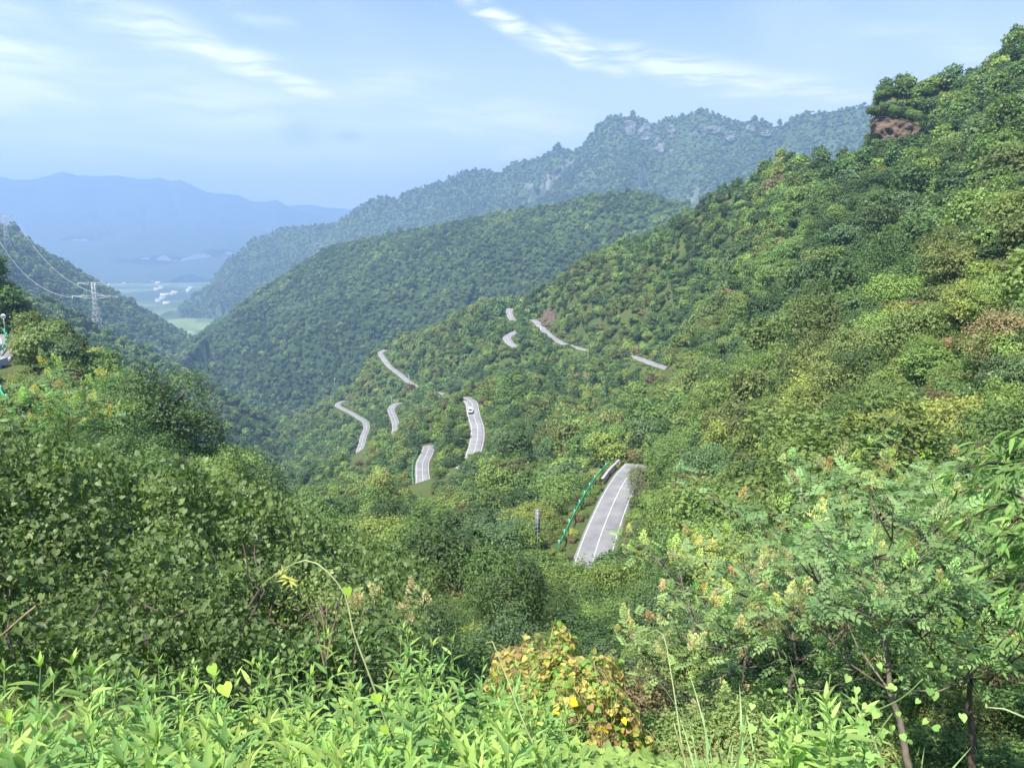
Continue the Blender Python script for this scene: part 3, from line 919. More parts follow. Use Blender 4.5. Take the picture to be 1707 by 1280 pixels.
b = MB(); b.add([(-.72, 1.745, 1.12), (.72, 1.745, 1.12), (.66, 1.30, 1.78), (-.66, 1.30, 1.78)], [(0, 1, 2, 3)]); b.build('windscreen', M_GLASS, van, loc=(0, .03, .015))
for s_ in (-1, 1):
    for y0, y1 in ((.35, 1.25), (-.85, .25), (-2.0, -.95)):
        b = MB()
        x0, x1 = s_ * (wid(1.15) + .012), s_ * (wid(1.7) + .012)
        b.add([(x0, y0, 1.15), (x0, y1, 1.15), (x1, y1 - (.25 if y1 > 1 else 0), 1.7), (x1, y0, 1.7)], [(0, 1, 2, 3)])
        b.build('side_window', M_GLASS, van)
    b = MB(); b.box((s_ * .72 - .14, 2.2, .68), (s_ * .72 + .14, 2.32, .86)); b.build('headlight', M_LAMP, van)
    for y in (-1.45, 1.4):
        b = MB(); b.tube([(s_ * .68, y, .32), (s_ * .89, y, .32)], .32, 16); wh = b.build('wheel', M_RUBBER, van)
        b = MB(); b.tube([(s_ * .885, y, .32), (s_ * .90, y, .32)], .18, 12); b.build('rim', M_STEEL, wh)
b = MB(); b.box((-.8, 2.24, .38), (.8, 2.36, .56)); b.build('bumper', simple_mat('grey_bumper', (.2, .2, .21), .6), van)
b = MB(); b.box((-.42, 2.265, .66), (.42, 2.30, .82)); b.build('grille', M_GLASS, van)
KEYS.append(np.array([vp + np.array([0, 0, 1.2])]))

# ------------------------------------------------------------------ pylons and cables
def pylon(px, py, d, H, rz, label):
    base = P(px, py, d)
    root = tag(empty('power_pylon', base, rz), label, 'pylon', 'lattice power pylons on the left mountain')
    w0, w1 = H * .105, H * .028
    wz = lambda z: (w0 + (w1 * 1.2 - w0) * min(1, z / (H * .62))) if z < H * .62 else w1 * 1.2 + (w1 - w1 * 1.2) * (z - H * .62) / (H * .38)
    t = .26
    cn = [(-1, -1), (1, -1), (1, 1), (-1, 1)]
    for sx, sy in cn:
        b = MB()
        b.tube([(sx * w0, sy * w0, -4), (sx * wz(H * .62), sy * wz(H * .62), H * .62), (sx * w1, sy * w1, H)], t, 4)
        b.build('tower_leg', M_STEEL, root)
    b = MB()
    lev = [0, .16, .3, .42, .53, .62, .72, .82, .92, 1.0]
    for a, c in zip(lev[:-1], lev[1:]):
        za, zc = a * H, c * H
        for i in range(4):
            p, q = cn[i], cn[(i + 1) % 4]
            wa, wc = wz(za), wz(zc)
            b.bar((p[0] * wa, p[1] * wa, za), (q[0] * wc, q[1] * wc, zc), t * .6)
            b.bar((q[0] * wa, q[1] * wa, za), (p[0] * wc, p[1] * wc, zc), t * .6)
            b.bar((p[0] * wc, p[1] * wc, zc), (q[0] * wc, q[1] * wc, zc), t * .6)
    b.build('lattice_bracing', M_STEEL, root)
    tips = []
    for z, L in ((H * .995, H * .29), (H * .74, H * .42)):
        b = MB()
        for s_ in (-1, 1):
            ww = wz(z)
            for sy in (-1, 1):
                b.bar((0, sy * ww, z), (s_ * L, 0, z + H * .005), t * .8)
                b.bar((0, sy * ww, z - H * .06), (s_ * L, 0, z), t * .8)
            for f_ in (.25, .5, .75):
                b.bar((s_ * L * f_, ww * (1 - f_), z), (s_ * L * (f_ + .2), 0, z - H * .06 * (1 - f_ - .2)), t * .5)
                b.bar((s_ * L * f_, -ww * (1 - f_), z), (s_ * L * f_, ww * (1 - f_), z), t * .5)
        b.build('cross_arm', M_STEEL, root)
        for s_ in (-1, 1):
            tips.append(Vector((s_ * L * .97, 0, z - H * .03)))
            b = MB(); b.tube([(s_ * L * .97, 0, z), (s_ * L * .97, 0, z - H * .08)], .22, 6); b.build('insulator', M_WHITE, root)
    mw = Matrix.Translation(Vector(base)) @ Matrix.Rotation(rz, 4, 'Z')
    KEYS.append(np.array([base + np.array([0, 0, z]) for z in np.linspace(4, H, 6)]))
    return [np.array(mw @ v) for v in tips]


t1 = pylon(164, 556, 795, 47, R(8), 'tall lattice steel pylon standing on the wooded slope at left')
t2 = pylon(13, 412, 1500, 50, R(20), 'small distant lattice pylon near the crest at the left edge')
for i, (a, c) in enumerate(zip(t1, t2)):
    s = np.linspace(0, 1, 40)[:, None]
    sag = 26 if i > 1 else 16
    pts = a * (1 - s) + c * s
    pts[:, 2] -= sag * 4 * (s * (1 - s))[:, 0]
    b = MB()
    for dx in (-.25, .25) if i > 1 else (0,):
        b.tube(pts - a + np.array([dx, 0, 0]), .13 if i > 1 else .06, 4)
    w_ = b.build('power_line', M_STEEL, loc=a)
    tag(w_, ['thin upper earth wire at left between the two pylons', 'thin upper earth wire at right between the two pylons',
             'sagging power cable running down to the left arm of the near pylon', 'sagging power cable running down to the right arm of the near pylon'][i], 'power line', 'cables between the pylons')

# ------------------------------------------------------------------ village in the valley
M_WALLS = [simple_mat('white_house_wall', (.78, .77, .74), .8, noise=.05, scale=.3), simple_mat('cream_house_wall', (.70, .62, .40), .8, noise=.08, scale=.3), simple_mat('grey_house_wall', (.5, .5, .5), .8, noise=.08, scale=.3)]
M_ROOFS = [simple_mat('pale_roof', (.62, .62, .62), .6, noise=.1, scale=.2), simple_mat('blue_roof', (.2, .33, .55), .6, noise=.1, scale=.2), simple_mat('red_roof', (.38, .16, .11), .7, noise=.15, scale=.3), simple_mat('yellow_roof', (.75, .62, .28), .7, noise=.1, scale=.3)]


def house(px, py, w, dp, h, wall, roof, rz, label, storeys=2):
    v = pix_dir(px, py)
    d = math.hypot(v[0], v[1]) * (VALLEY_Z + 4) / v[2]
    base = P(px, py, d)
    root = tag(empty('house', base, rz), label, 'house', 'houses of the valley village')
    b = MB(); b.box((-w / 2, -dp / 2, -8), (w / 2, dp / 2, h)); wl = b.build('wall', M_WALLS[wall], root)
    r = min(w, dp) * .22
    b = MB()
    if w >= dp:
        V = [(-w / 2 - .6, -dp / 2 - .6, h), (w / 2 + .6, -dp / 2 - .6, h), (w / 2 + .6, dp / 2 + .6, h), (-w / 2 - .6, dp / 2 + .6, h), (-w / 2 - .6, 0, h + r), (w / 2 + .6, 0, h + r)]
        b.add(V, [(0, 1, 5, 4), (2, 3, 4, 5)], [(0, 4, 3), (1, 2, 5)])
    else:
        V = [(-w / 2 - .6, -dp / 2 - .6, h), (w / 2 + .6, -dp / 2 - .6, h), (w / 2 + .6, dp / 2 + .6, h), (-w / 2 - .6, dp / 2 + .6, h), (0, -dp / 2 - .6, h + r), (0, dp / 2 + .6, h + r)]
        b.add(V, [(0, 4, 5, 3), (1, 2, 5, 4)], [(0, 1, 4), (2, 3, 5)])
    b.build('roof', M_ROOFS[roof], root)
    b = MB(); b.box((-w * .12 - .8, -dp / 2 - .08, 0), (-w * .12 + .8, -dp / 2 - .02, 2.6)); b.build('door', M_GLASS, wl)


V_H = [(186, 468, 22, 12, 6, 0, 0, .1, 'pale house at the left end of the village row'), (194, 470, 30, 12, 5, 0, 0, .05, 'long pale house in the far village row'),
       (203, 470, 34, 12, 6, 0, 0, .0, 'longest white house in the far village row'), (213, 469, 16, 12, 9, 0, 0, .1, 'white house beside the taller block in the village row'),
       (219, 471, 22, 12, 7, 0, 1, .0, 'white house with bluish roof below the tall block'), (227, 468, 20, 14, 15, 0, 0, .2, 'tall white block at the middle of the village'),
       (233, 471, 18, 12, 6, 0, 2, .0, 'small house right of the tall white block'), (241, 470, 40, 12, 5, 2, 0, -.05, 'long grey shed right of the tall white block'),
       (251, 471, 34, 12, 5, 0, 0, -.05, 'pale house at the right of the village row'), (263, 472, 30, 12, 5, 0, 0, -.1, 'white house at the right end of the village row'),
       (262, 483.5, 34, 14, 6, 1, 3, .1, 'left cream house of the yellow pair beyond the fields'), (269, 482.5, 26, 14, 9, 1, 3, .1, 'taller cream house of the yellow pair beyond the fields'),
       (275, 492.5, 44, 12, 6, 0, 2, .05, 'white house with reddish roof on the valley mouth road'), (284, 492, 40, 12, 6, 1, 0, .1, 'cream house in the row at the valley mouth'),
       (291.5, 491, 30, 14, 9, 1, 3, .15, 'tall cream house ending the row at the valley mouth'), (271, 498, 26, 10, 5, 0, 0, .6, 'small white house on the slope below the row'),
       (265, 502, 30, 10, 5, 0, 0, .6, 'lowest white house near the valley mouth'), (314, 486.5, 22, 12, 9, 0, 0, .3, 'white house by the foot of the mountain on the right'),
       (318, 481, 26, 12, 5, 0, 0, .2, 'pale house behind the one at the mountain foot'), (278, 506, 30, 10, 4, 1, 3, .1, 'low yellow shed nearest the gorge'),
       (298, 463, 24, 12, 5, 2, 0, .1, 'faint grey house far right in the valley'), (208, 473, 26, 10, 5, 2, 2, 0, 'reddish roofed house in front of the white row')]
for a in V_H:
    house(*a[:4], a[4] * 1.8, *a[5:])

# ------------------------------------------------------------------ rock faces
def hit(px, py, d0, d1, d, f=None):
    """distance at which the ray through a pixel meets the ground"""
    dd = np.arange(d0, d1, .5)
    v = pix_dir(px, py)
    v = v / math.hypot(v[0], v[1])
    w = np.where((f or ground_at)(v[0] * dd, v[1] * dd) > v[2] * dd)[0]
    return dd[w[0]] if len(w) else d


def unit_(v):
    return v / np.linalg.norm(v)


def rock_face(name, pts_top, pts_bot, label, seed, thick=5.0, amp=1.2, cat='cliff', f=None, m_=None, sc=1.0, snap=True, key=True):
    if snap:
      pts_top = [(a, b, hit(a, b, c - (60 if f is None else 900), c + (60 if f is None else 500), c, f) - 1.2 * sc) for a, b, c in pts_top]
      pts_bot = [(a, b, hit(a, b, c - (60 if f is None else 900), c + (60 if f is None else 500), c, f) - 2.0 * sc) for a, b, c in pts_bot]
    top = resample([P(*a) for a in pts_top], .6 * sc)
    bot = resample([P(*a) for a in pts_bot], .6 * sc)
    n = 60
    ti = np.stack([np.interp(np.linspace(0, 1, n), np.linspace(0, 1, len(top)), top[:, k]) for k in range(3)], 1)
    bi = np.stack([np.interp(np.linspace(0, 1, n), np.linspace(0, 1, len(bot)), bot[:, k]) for k in range(3)], 1)
    m = 26
    s = np.linspace(0, 1, m)[None, :, None]
    G = ti[:, None] * (1 - s) + bi[:, None] * s
    away = ti.mean(0) * np.array([1, 1, 0])
    away /= np.linalg.norm(away)
    u = np.linspace(0, 1, n)[:, None] * np.linalg.norm(ti[-1] - ti[0])
    w = G[:, :, 2]
    u, w = u / sc, w / sc
    step = np.floor(w / 1.1 + fbm(u / 3 + seed + 0 * w, w / 9, 2) * .8)
    disp = amp * (fbm(u / 2.2 + seed + 0 * w, w / 1.5, 4) + .6 * (np.sin(step * 12.9 + seed) ))
    edge = np.minimum(1, np.minimum(np.linspace(0, 1, n), np.linspace(1, 0, n)) * 8)[:, None]
    vedge = np.minimum(1, np.minimum(np.linspace(0, 1, m), np.linspace(1, 0, m)) * 5)[None, :]
    sink = 1 - smooth01(np.minimum(edge + 0 * vedge, vedge + 0 * edge) * (1 + .5 * fbm(u / 1.5 + seed + 0 * w, w / 1.5, 3)) )
    G = G - away * (disp * np.minimum(edge, vedge))[:, :, None] + away * (sink * (4.5 * sc))[:, :, None]
    lat = unit_(ti[-1] - ti[0])
    G = G + lat * ((np.linspace(1, -1, n)[:, None] ** 3) * -1.6 * sc * fbm(w / 1.3 + seed, w / 2.9, 3) * np.ones_like(w))[:, :, None]
    B = G + away * thick
    V = np.vstack([G.reshape(-1, 3), B.reshape(-1, 3)])
    F = grid_faces(n, m)
    c0 = ti.mean(0)
    o = obj(name, make_mesh(name, V - c0, [F, F[:, ::-1] + n * m], [m_ or M_ROCK]), None, c0)
    tag(o, label, cat)
    if key:
        KEYS.append(G[12:-12:6, 5:12:3].reshape(-1, 3))
    return G


rock_face('rock_cliff', [(1448, 194, 276), (1470, 188, 274.5), (1505, 194, 274), (1552, 214, 273)], [(1456, 246, 272), (1480, 252, 270), (1510, 250, 268), (1558, 238, 266)], 'reddish layered rock cliff under the trees of the right hilltop', 3.3, 9.0, 2.4, snap=False)
rock_face('rock_outcrop', [(1548, 216, 268), (1570, 210, 266), (1606, 214, 262)], [(1548, 248, 262), (1575, 250, 258), (1608, 246, 256)], 'brown rock outcrop right of the hilltop cliff', 8.1, key=False)
M_PALE_ROCK = simple_mat('pale_grey_rock', (.125, .13, .112), .9, noise=.5, scale=.06)
for i_, (x0, x1, y0, y1) in enumerate(((1040, 1062, 196, 232), (1062, 1088, 200, 240), (1090, 1112, 210, 262), (1112, 1128, 204, 236), (1172, 1206, 206, 226), (1206, 1228, 214, 240), (1240, 1262, 204, 222), (1262, 1290, 214, 230), (1022, 1034, 216, 240), (872, 886, 306, 322), (944, 960, 268, 286))):
    xm = (x0 + x1) / 2
    rock_face('pale_crag', [(x0, y0 + 4, 2600), (xm, y0, 2590), (x1, y0 + 5, 2580)], [(x0, y1 - 6, 2560), (xm, y1, 2550), (x1, y1 - 4, 2540)],
              ['pale crag left of the notch on the rocky crest', 'wide pale crag under the rocky crest', 'tall pale crag below the middle of the rocky crest', 'narrow pale crag left of the highest peak',
               'pale crag band right under the highest peak', 'pale crag right of the highest peak', 'small pale crag on the right part of the rocky crest', 'pale ledge at the right end of the rocky crest',
               'small crag below the rounded peak', 'lone pale crag low on the left part of the rocky mountain', 'pale crag left of the rounded peak'][i_], 11.3 + i_, 30, 9, 'crag', f_D, M_PALE_ROCK, 6.0, key=False)
rock_face('rock_cutting', [(903, 518, 528), (915, 511, 528), (927, 515, 524)], [(900, 546, 516), (915, 548, 512), (930, 546, 510)], 'brown rock cutting above the shelf road', 5.7)
KEY = np.vstack([k for k in KEYS if len(k)])
KEYD = np.hypot(KEY[:, 0], KEY[:, 1])
kpx, kpy, kdep = project(KEY)

# ================================================================== plants
def unit(v):
    return v / (np.linalg.norm(v, axis=-1, keepdims=True) + 1e-9)


# leaf shapes: x across, y along, z up from the blade
T_DIAMOND = (np.array([(0, 0, 0), (.5, .5, .10), (0, 1, -.08), (-.5, .5, .10)], float), np.array([(0, 1, 2), (0, 2, 3)]))
T_OVATE = (np.array([(0, 0, 0), (.27, .38, .07), (.2, .72, .03), (0, 1, -.12), (-.2, .72, .03), (-.27, .38, .07), (0, .5, -.02)], float),
           np.array([(0, 1, 6), (1, 2, 6), (2, 3, 6), (3, 4, 6), (4, 5, 6), (5, 0, 6)]))
T_HEART = (np.array([(0, .08, 0), (.22, -.10, .05), (.47, .10, .10), (.46, .42, .09), (.27, .70, .04), (0, 1.0, -.12), (-.27, .70, .04), (-.46, .42, .09), (-.47, .10, .10), (-.22, -.10, .05), (0, .5, -.03)], float),
           np.array([(0, 1, 10), (1, 2, 10), (2, 3, 10), (3, 4, 10), (4, 5, 10), (5, 6, 10), (6, 7, 10), (7, 8, 10), (8, 9, 10), (9, 0, 10)]))
T_LOBED = (np.array([(0, .08, 0), (.25, -.08, .05), (.50, .14, .12), (.45, .36, .08), (.42, .58, .07), (.2, .74, .02), (0, 1.0, -.14), (-.2, .74, .02), (-.42, .58, .07), (-.45, .36, .08), (-.50, .14, .12), (-.25, -.08, .05), (0, .42, -.03)], float),
           np.array([(i, (i + 1) % 12, 12) for i in range(12)]))


def lance_template(curl):
    y = np.array([0, .18, .42, .68, .88, 1.0])
    w = np.array([.012, .075, .105, .08, .035, 0.0])
    z = -curl * y ** 2
    V, F = [], []
    for yy, ww, zz in zip(y, w, z):
        V += [(-ww, yy, zz + ww * .35), (0, yy, zz), (ww, yy, zz + ww * .35)]
    for i in range(5):
        for j in range(2):
            a = i * 3 + j
            F += [(a, a + 1, a + 4), (a, a + 4, a + 3)]
    return np.array(V, float), np.array(F)


T_LANCE = [lance_template(c) for c in (.12, .3, .5)]


def pinnate_template(n=4, droop=.34):
    """compound leaf: leaflets in pairs on a drooping rachis"""
    V, F = [], []
    for i in range(n):
        y = .22 + .70 * i / n
        z = -droop * y * y
        L = .30 * (1 - .25 * abs(i / n - .4))
        for s in (-1, 1):
            k = len(V)
            d = np.array([s * .86, .5, -.28])
            a = np.array([.5, -.86 * s, 0]) * s
            b = np.array([0, y, z])
            V += [b, b + d * L * .45 + a * .085 + np.array([0, 0, .012]), b + d * L, b + d * L * .45 - a * .085 + np.array([0, 0, .012])]
            F += [(k, k + 1, k + 2), (k, k + 2, k + 3)]
    k = len(V)
    b = np.array([0, .92, -droop * .85])
    V += [b, b + np.array([.07, .12, -.05]), b + np.array([0, .27, -.13]), b + np.array([-.07, .12, -.05])]
    F += [(k, k + 1, k + 2), (k, k + 2, k + 3)]
    k = len(V)
    V += [(-.008, 0, 0), (.008, 0, 0), (.006, .5, -droop * .25), (-.006, .5, -droop * .25), (.004, .95, -droop * .9), (-.004, .95, -droop * .9)]
    F += [(k, k + 1, k + 2), (k, k + 2, k + 3), (k + 3, k + 2, k + 4), (k + 3, k + 4, k + 5)]
    return np.array([np.asarray(v, float) for v in V]), np.array(F)


T_PINNATE = pinnate_template()


def scatter(T, pos, dirv, nor, size, tint, width=1.0):
    tv_, tf = T
    n, k = len(pos), len(tv_)
    y = unit(dirv)
    z = nor - (nor * y).sum(1, keepdims=True) * y
    z = unit(z)
    x = np.cross(y, z)
    size = np.broadcast_to(np.asarray(size, float), (n,))[:, None, None]
    V = pos[:, None] + size * (tv_[None, :, 0:1] * width * x[:, None] + tv_[None, :, 1:2] * y[:, None] + tv_[None, :, 2:3] * z[:, None])
    F = tf[None] + (np.arange(n) * k)[:, None, None]
    return V.reshape(-1, 3), F.reshape(-1, tf.shape[1]), np.repeat(np.clip(tint, 0, 1), k)


def leaf_mesh(name, parts, m):
    V, F, A, o = [], [], [], 0
    for v, f, a in parts:
        V.append(v); F.append(f + o); A.append(a)
        o += len(v)
    return make_mesh(name, np.vstack(V), [np.vstack(F)], [m], {'tint': np.concatenate(A)})


def crown_parts(g, n, leaf, T, H=1.5, nl=9, flat=1.0, low=.12, layered=0.0):
    """leaf positions over many lobes of a crown of radius 1; z from about 0 to H"""
    cen, rad, off = [], [], []
    for i in range(nl):
        th = g.random() * 2 * math.pi
        rr = math.sqrt(g.random()) * .68
        zt = low + .28 + (H - low - .62) * (g.random() ** .75) * (1 - .55 * rr ** 2)
        if layered:
            zt = low + .25 + (H - low - .55) * (round((zt - low) / H * 4) / 4.0)
        cen.append((rr * math.cos(th), rr * math.sin(th), zt))
        rad.append(.17 + .27 * g.random())
        off.append(g.normal() * .13)
    cen.append((0, 0, H * .5)); rad.append(.5); off.append(0)
    cen, rad, off = np.array(cen), np.array(rad), np.array(off)
    pos, nor, tint, tot = [], [], [], 0
    while tot < n:
        k = n
        i = g.choice(len(cen), k, p=rad ** 2 / (rad ** 2).sum())
        d = unit(g.normal(size=(k, 3)) + np.array([0, 0, .38]))
        r = rad[i] * (1 - .4 * g.random(k) ** 2) * (1 + .1 * g.normal(size=k) + np.where(g.random(k) < .16, .5 * g.random(k), 0)) * (1 + .28 * np.sin(d[:, 0] * 7 + 5 * i) * np.sin(d[:, 1] * 6 + i) + .18 * np.sin(d[:, 2] * 9 + 3 * i))
        p = cen[i] + d * r[:, None] * np.array([1, 1, flat])
        dd = np.linalg.norm((p[:, None] - cen[None]) / np.array([1, 1, flat]), axis=2) / rad[None]
        ok = ((dd < .72).sum(1) == 0) | (g.random(k) < .12)
        ok &= p[:, 2] > low * .4
        pos.append(p[ok]); nor.append(d[ok]); tint.append((.45 + off[i] + .17 * g.normal(size=k))[ok])
        tot += ok.sum()
    pos, nor, tint = np.vstack(pos)[:n], np.vstack(nor)[:n], np.concatenate(tint)[:n]
    up = np.array([0, 0, .45])
    nn = unit(nor + up + .55 * g.normal(size=nor.shape))
    dv = unit(np.cross(nn, g.normal(size=nn.shape)) + .35 * nor - np.array([0, 0, .25]))
    sz = leaf * (.7 + .6 * g.random(len(pos)))
    return scatter(T, pos - dv * sz[:, None] * .5, dv, nn, sz, tint)


def conifer_parts(g, n, leaf, tiers=13, H=3.4):
    pos, dv, nn, tint = [], [], [], []
    per = n // tiers
    for t in range(tiers):
        f = t / (tiers - 1)
        z = .25 + (H - .3) * f
        R_ = (1 - f) ** .8 * .95 + .06
        for b in range(7 if f < .8 else 4):
            th = g.random() * 6.283
            m = max(3, per // 7)
            s = g.random(m) ** .7
            x = R_ * s * (.85 + .3 * g.random())
            side = (g.random(m) - .5) * .34 * (1.1 - s * .6) * R_
            p = np.stack([x * math.cos(th) - side * math.sin(th), x * math.sin(th) + side * math.cos(th), z - .22 * x + .12 * x ** 2 + .03 * g.normal(size=m)], 1)
            pos.append(p)
            d0 = np.array([math.cos(th), math.sin(th), -.25])
            dv.append(unit(d0[None] + .45 * g.normal(size=(m, 3))))
            nn.append(unit(np.array([0, 0, 1.0])[None] + .35 * g.normal(size=(m, 3)) + .3 * d0))
            tint.append(.4 + .18 * g.normal(size=m))
    pos, dv, nn, tint = map(lambda q: np.concatenate(q), (pos, dv, nn, tint))
    return scatter(T_DIAMOND, pos, dv, nn, leaf * (.7 + .6 * g.random(len(pos))), tint, .42)


def trunk_mesh(g, name, H, r, k=7, limbs=5, m=None):
    b = MB()
    z = np.linspace(-.35, H, 8)
    wob = np.cumsum(g.normal(size=(8, 2)) * (.012 if limbs else .004) * H, axis=0)
    wob[0] = wob[1] = 0
    pts = np.column_stack([wob, z])
    b.tube(pts, np.linspace(r * 1.25, r * .35, 8), k)
    for i in range(limbs):
        j = 3 + i % 4
        th = g.random() * 6.28
        L = H * (.2 + .14 * g.random())
        e = pts[j] + np.array([math.cos(th) * L, math.sin(th) * L, L * .75])
        mid = (pts[j] + e) / 2 + np.array([0, 0, -.08 * L])
        b.tube([pts[j], mid, e], [r * .5, r * .32, r * .12], 5)
    return b.mesh(name, m or M_BARK, True)


SPECIES = {                          # linear base colours of the foliage
    'dark green': (.056, .094, .032), 'mid green': (.090, .138, .042), 'light green': (.134, .188, .053),
    'yellow-green': (.182, .212, .058), 'blue-green': (.078, .120, .052), 'brownish': (.148, .120, .062), 'olive green': (.120, .146, .048)}
SP = list(SPECIES)

# crown shapes at several levels of detail, radius 1, standing on z = 0
LOD = {'A': (9000, .062, T_OVATE), 'B': (5200, .085, T_DIAMOND), 'C': (1700, .15, T_DIAMOND), 'D': (460, .28, T_DIAMOND), 'E': (170, .44, T_DIAMOND)}
SHAPES = {'rounded': dict(H=1.7, nl=19), 'spreading': dict(H=1.35, nl=20, flat=.65, layered=1), 'tall': dict(H=2.3, nl=22), 'bushy': dict(H=1.05, nl=16, low=.02), 'loose': dict(H=1.25, nl=13, low=.05, flat=.85)}
CROWN = {}
for L, (n, leaf, T) in LOD.items():
    for s_, kw in SHAPES.items():
        g = np.random.default_rng(abs(hash((L, len(s_), s_[0]))) % 1000 if False else (ord(L) * 31 + len(s_) * 7 + ord(s_[0])))
        CROWN[L, s_] = leaf_mesh('crown_' + s_, [crown_parts(g, n, leaf, T, **kw)], M_LEAF)
    g = np.random.default_rng(ord(L))
    CROWN[L, 'conifer'] = leaf_mesh('crown_conifer', [conifer_parts(g, {'A': 5200, 'B': 2600, 'C': 1400, 'D': 500, 'E': 160}[L], {'A': .16, 'B': .2, 'C': .28, 'D': .4, 'E': .6}[L])], M_LEAF)
g = np.random.default_rng(5)
TRUNK = {s_: trunk_mesh(g, 'trunk_' + s_, {'rounded': 1.0, 'spreading': .8, 'tall': 1.6, 'bushy': .55, 'loose': .7}[s_], .055 if s_ in ('bushy', 'loose') else .085) for s_ in SHAPES}
TRUNK['conifer'] = trunk_mesh(g, 'trunk_conifer', 3.0, .07, limbs=0)
SHAPE_NAMES = list(SHAPES) + ['conifer']

# ------------------------------------------------------------------ geometry-node scatter for what nobody could count
PROTO_COLL = {}
for L in LOD:
    c = bpy.data.collections.new('foliage_kinds_' + L)
    for s_ in SHAPE_NAMES:
        for sp in SP:
            o = bpy.data.objects.new('p%02d%02d' % (SHAPE_NAMES.index(s_), SP.index(sp)), CROWN[L, s_])
            c.objects.link(o)
    PROTO_COLL[L] = c


def scatter_tree(coll):
    t = bpy.data.node_groups.new('plant_scatter', 'GeometryNodeTree')
    t.interface.new_socket('Geometry', in_out='INPUT', socket_type='NodeSocketGeometry')
    t.interface.new_socket('Geometry', in_out='OUTPUT', socket_type='NodeSocketGeometry')
    gi, go = t.nodes.new('NodeGroupInput'), t.nodes.new('NodeGroupOutput')
    ci = t.nodes.new('GeometryNodeCollectionInfo')
    ci.inputs['Collection'].default_value = coll
    ci.inputs['Separate Children'].default_value = True
    ci.inputs['Reset Children'].default_value = True
    ip = t.nodes.new('GeometryNodeInstanceOnPoints')
    ip.inputs['Pick Instance'].default_value = True

    def attr(n, typ):
        a = t.nodes.new('GeometryNodeInputNamedAttribute')
        a.data_type = typ
        a.inputs['Name'].default_value = n
        return a.outputs['Attribute']
    t.links.new(gi.outputs[0], ip.inputs['Points'])
    t.links.new(ci.outputs[0], ip.inputs['Instance'])
    t.links.new(attr('idx', 'INT'), ip.inputs['Instance Index'])
    rot = t.nodes.new('FunctionNodeEulerToRotation')
    t.links.new(attr('rot', 'FLOAT_VECTOR'), rot.inputs[0])
    t.links.new(rot.outputs[0], ip.inputs['Rotation'])
    t.links.new(attr('scl', 'FLOAT_VECTOR'), ip.inputs['Scale'])
    t.links.new(ip.outputs[0], go.inputs[0])
    return t


TREES_GN = {L: scatter_tree(PROTO_COLL[L]) for L in LOD}


def forest(name, L, pos, scl, rot, shape, spec, label, cat='forest'):
    if len(pos) == 0:
        return
    me = bpy.data.meshes.new(name)
    me.vertices.add(len(pos))
    me.vertices.foreach_set('co', np.asarray(pos, np.float32).ravel())
    a = me.attributes.new('idx', 'INT', 'POINT')
    a.data.foreach_set('value', (np.asarray(shape) * len(SP) + np.asarray(spec)).astype(np.int32))
    lc = np.array([SPECIES[q] for q in SP])[np.asarray(spec)] * (.85 + .3 * np.random.default_rng(len(pos)).random((len(pos), 1)))
    for nm, v in (('rot', rot), ('scl', scl), ('leaf_colour', lc)):
        a = me.attributes.new(nm, 'FLOAT_VECTOR', 'POINT')
        a.data.foreach_set('vector', np.asarray(v, np.float32).ravel())
    me.materials.append(M_LEAF)
    o = obj(name, me)
    md = o.modifiers.new('scatter', 'NODES')
    md.node_group = TREES_GN[L]
    tag(o, label, cat, None, 'stuff')
    return o


def blocks_view(x, y, z, r, hgt):
    """true for plants that would stand in front of a road stretch, lamp or sign seen in the photograph"""
    d = np.hypot(x, y)
    px, py, dep = project(np.stack([x, y, z + hgt * .5], 1))
    out_ = np.zeros(len(x), bool)
    rx, ry = r * FPX / dep * .92, hgt * .5 * FPX / dep * .95
    for i in range(len(KEY)):
        m = (np.abs(px - kpx[i]) < rx + 1.5) & (np.abs(py - kpy[i]) < ry + 1.5) & (d < KEYD[i] + 1)
        out_ |= m
    return out_


def road_dist(x, y):
    b = np.full(len(x), 1e9)
    rs = ALLROAD[::2]
    for i in range(0, len(x), 6000):
        b[i:i + 6000] = np.sqrt(((x[i:i + 6000, None] - rs[None, :, 0]) ** 2 + (y[i:i + 6000, None] - rs[None, :, 1]) ** 2).min(1))
    return b


def jitter_grid(x0, x1, y0, y1, step, g):
    x, y = np.meshgrid(np.arange(x0, x1, step), np.arange(y0, y1, step))
    x = x.ravel() + (g.random(x.size) - .5) * step * .95
    y = y.ravel() + (g.random(y.size) - .5) * step * .95
    return x, y


def in_view(x, y, z, mx=90, my=90):
    px, py, dep = project(np.stack([x, y, z], 1))
    return (px > -mx) & (px < 1707 + mx) & (py > -my) & (py < 1280 + 3 * my) & (y > 0)


def pick_species(x, y, g, base):
    """species by broad patches plus chance"""
    n1 = fbm(x / 55 + 3, y / 55 + 8, 3)
    n2 = fbm(x / 23 + 31, y / 23 + 2, 3)
    r = g.random(len(x))
    s = np.full(len(x), SP.index('mid green'))
    s[n1 > .12] = SP.index('dark green')
    s[n1 < -.22] = SP.index('olive green')
    s[(n2 > .25)] = SP.index('blue-green')
    s[(n2 < -.34)] = SP.index('light green')
    s[r < .16] = SP.index('light green')
    s[(r > .16) & (r < .34)] = SP.index('dark green')
    s[(r > .34) & (r < .44)] = SP.index('mid green')
    s[(r > .985)] = SP.index('yellow-green')
    if base == 'shrub':
        s[(r > .86)] = SP.index('olive green')
        s[(r > .95)] = SP.index('yellow-green')
        s[(r > .97) | ((n2 < -.42) & (r > .5))] = SP.index('brownish')
    return s


WARM = [(1600, 575, 130), (60, 600, 110), (1010, 720, 100), (1270, 800, 120), (930, 860, 70), (640, 790, 60), (1340, 640, 70), (1150, 640, 60), (600, 640, 40)]


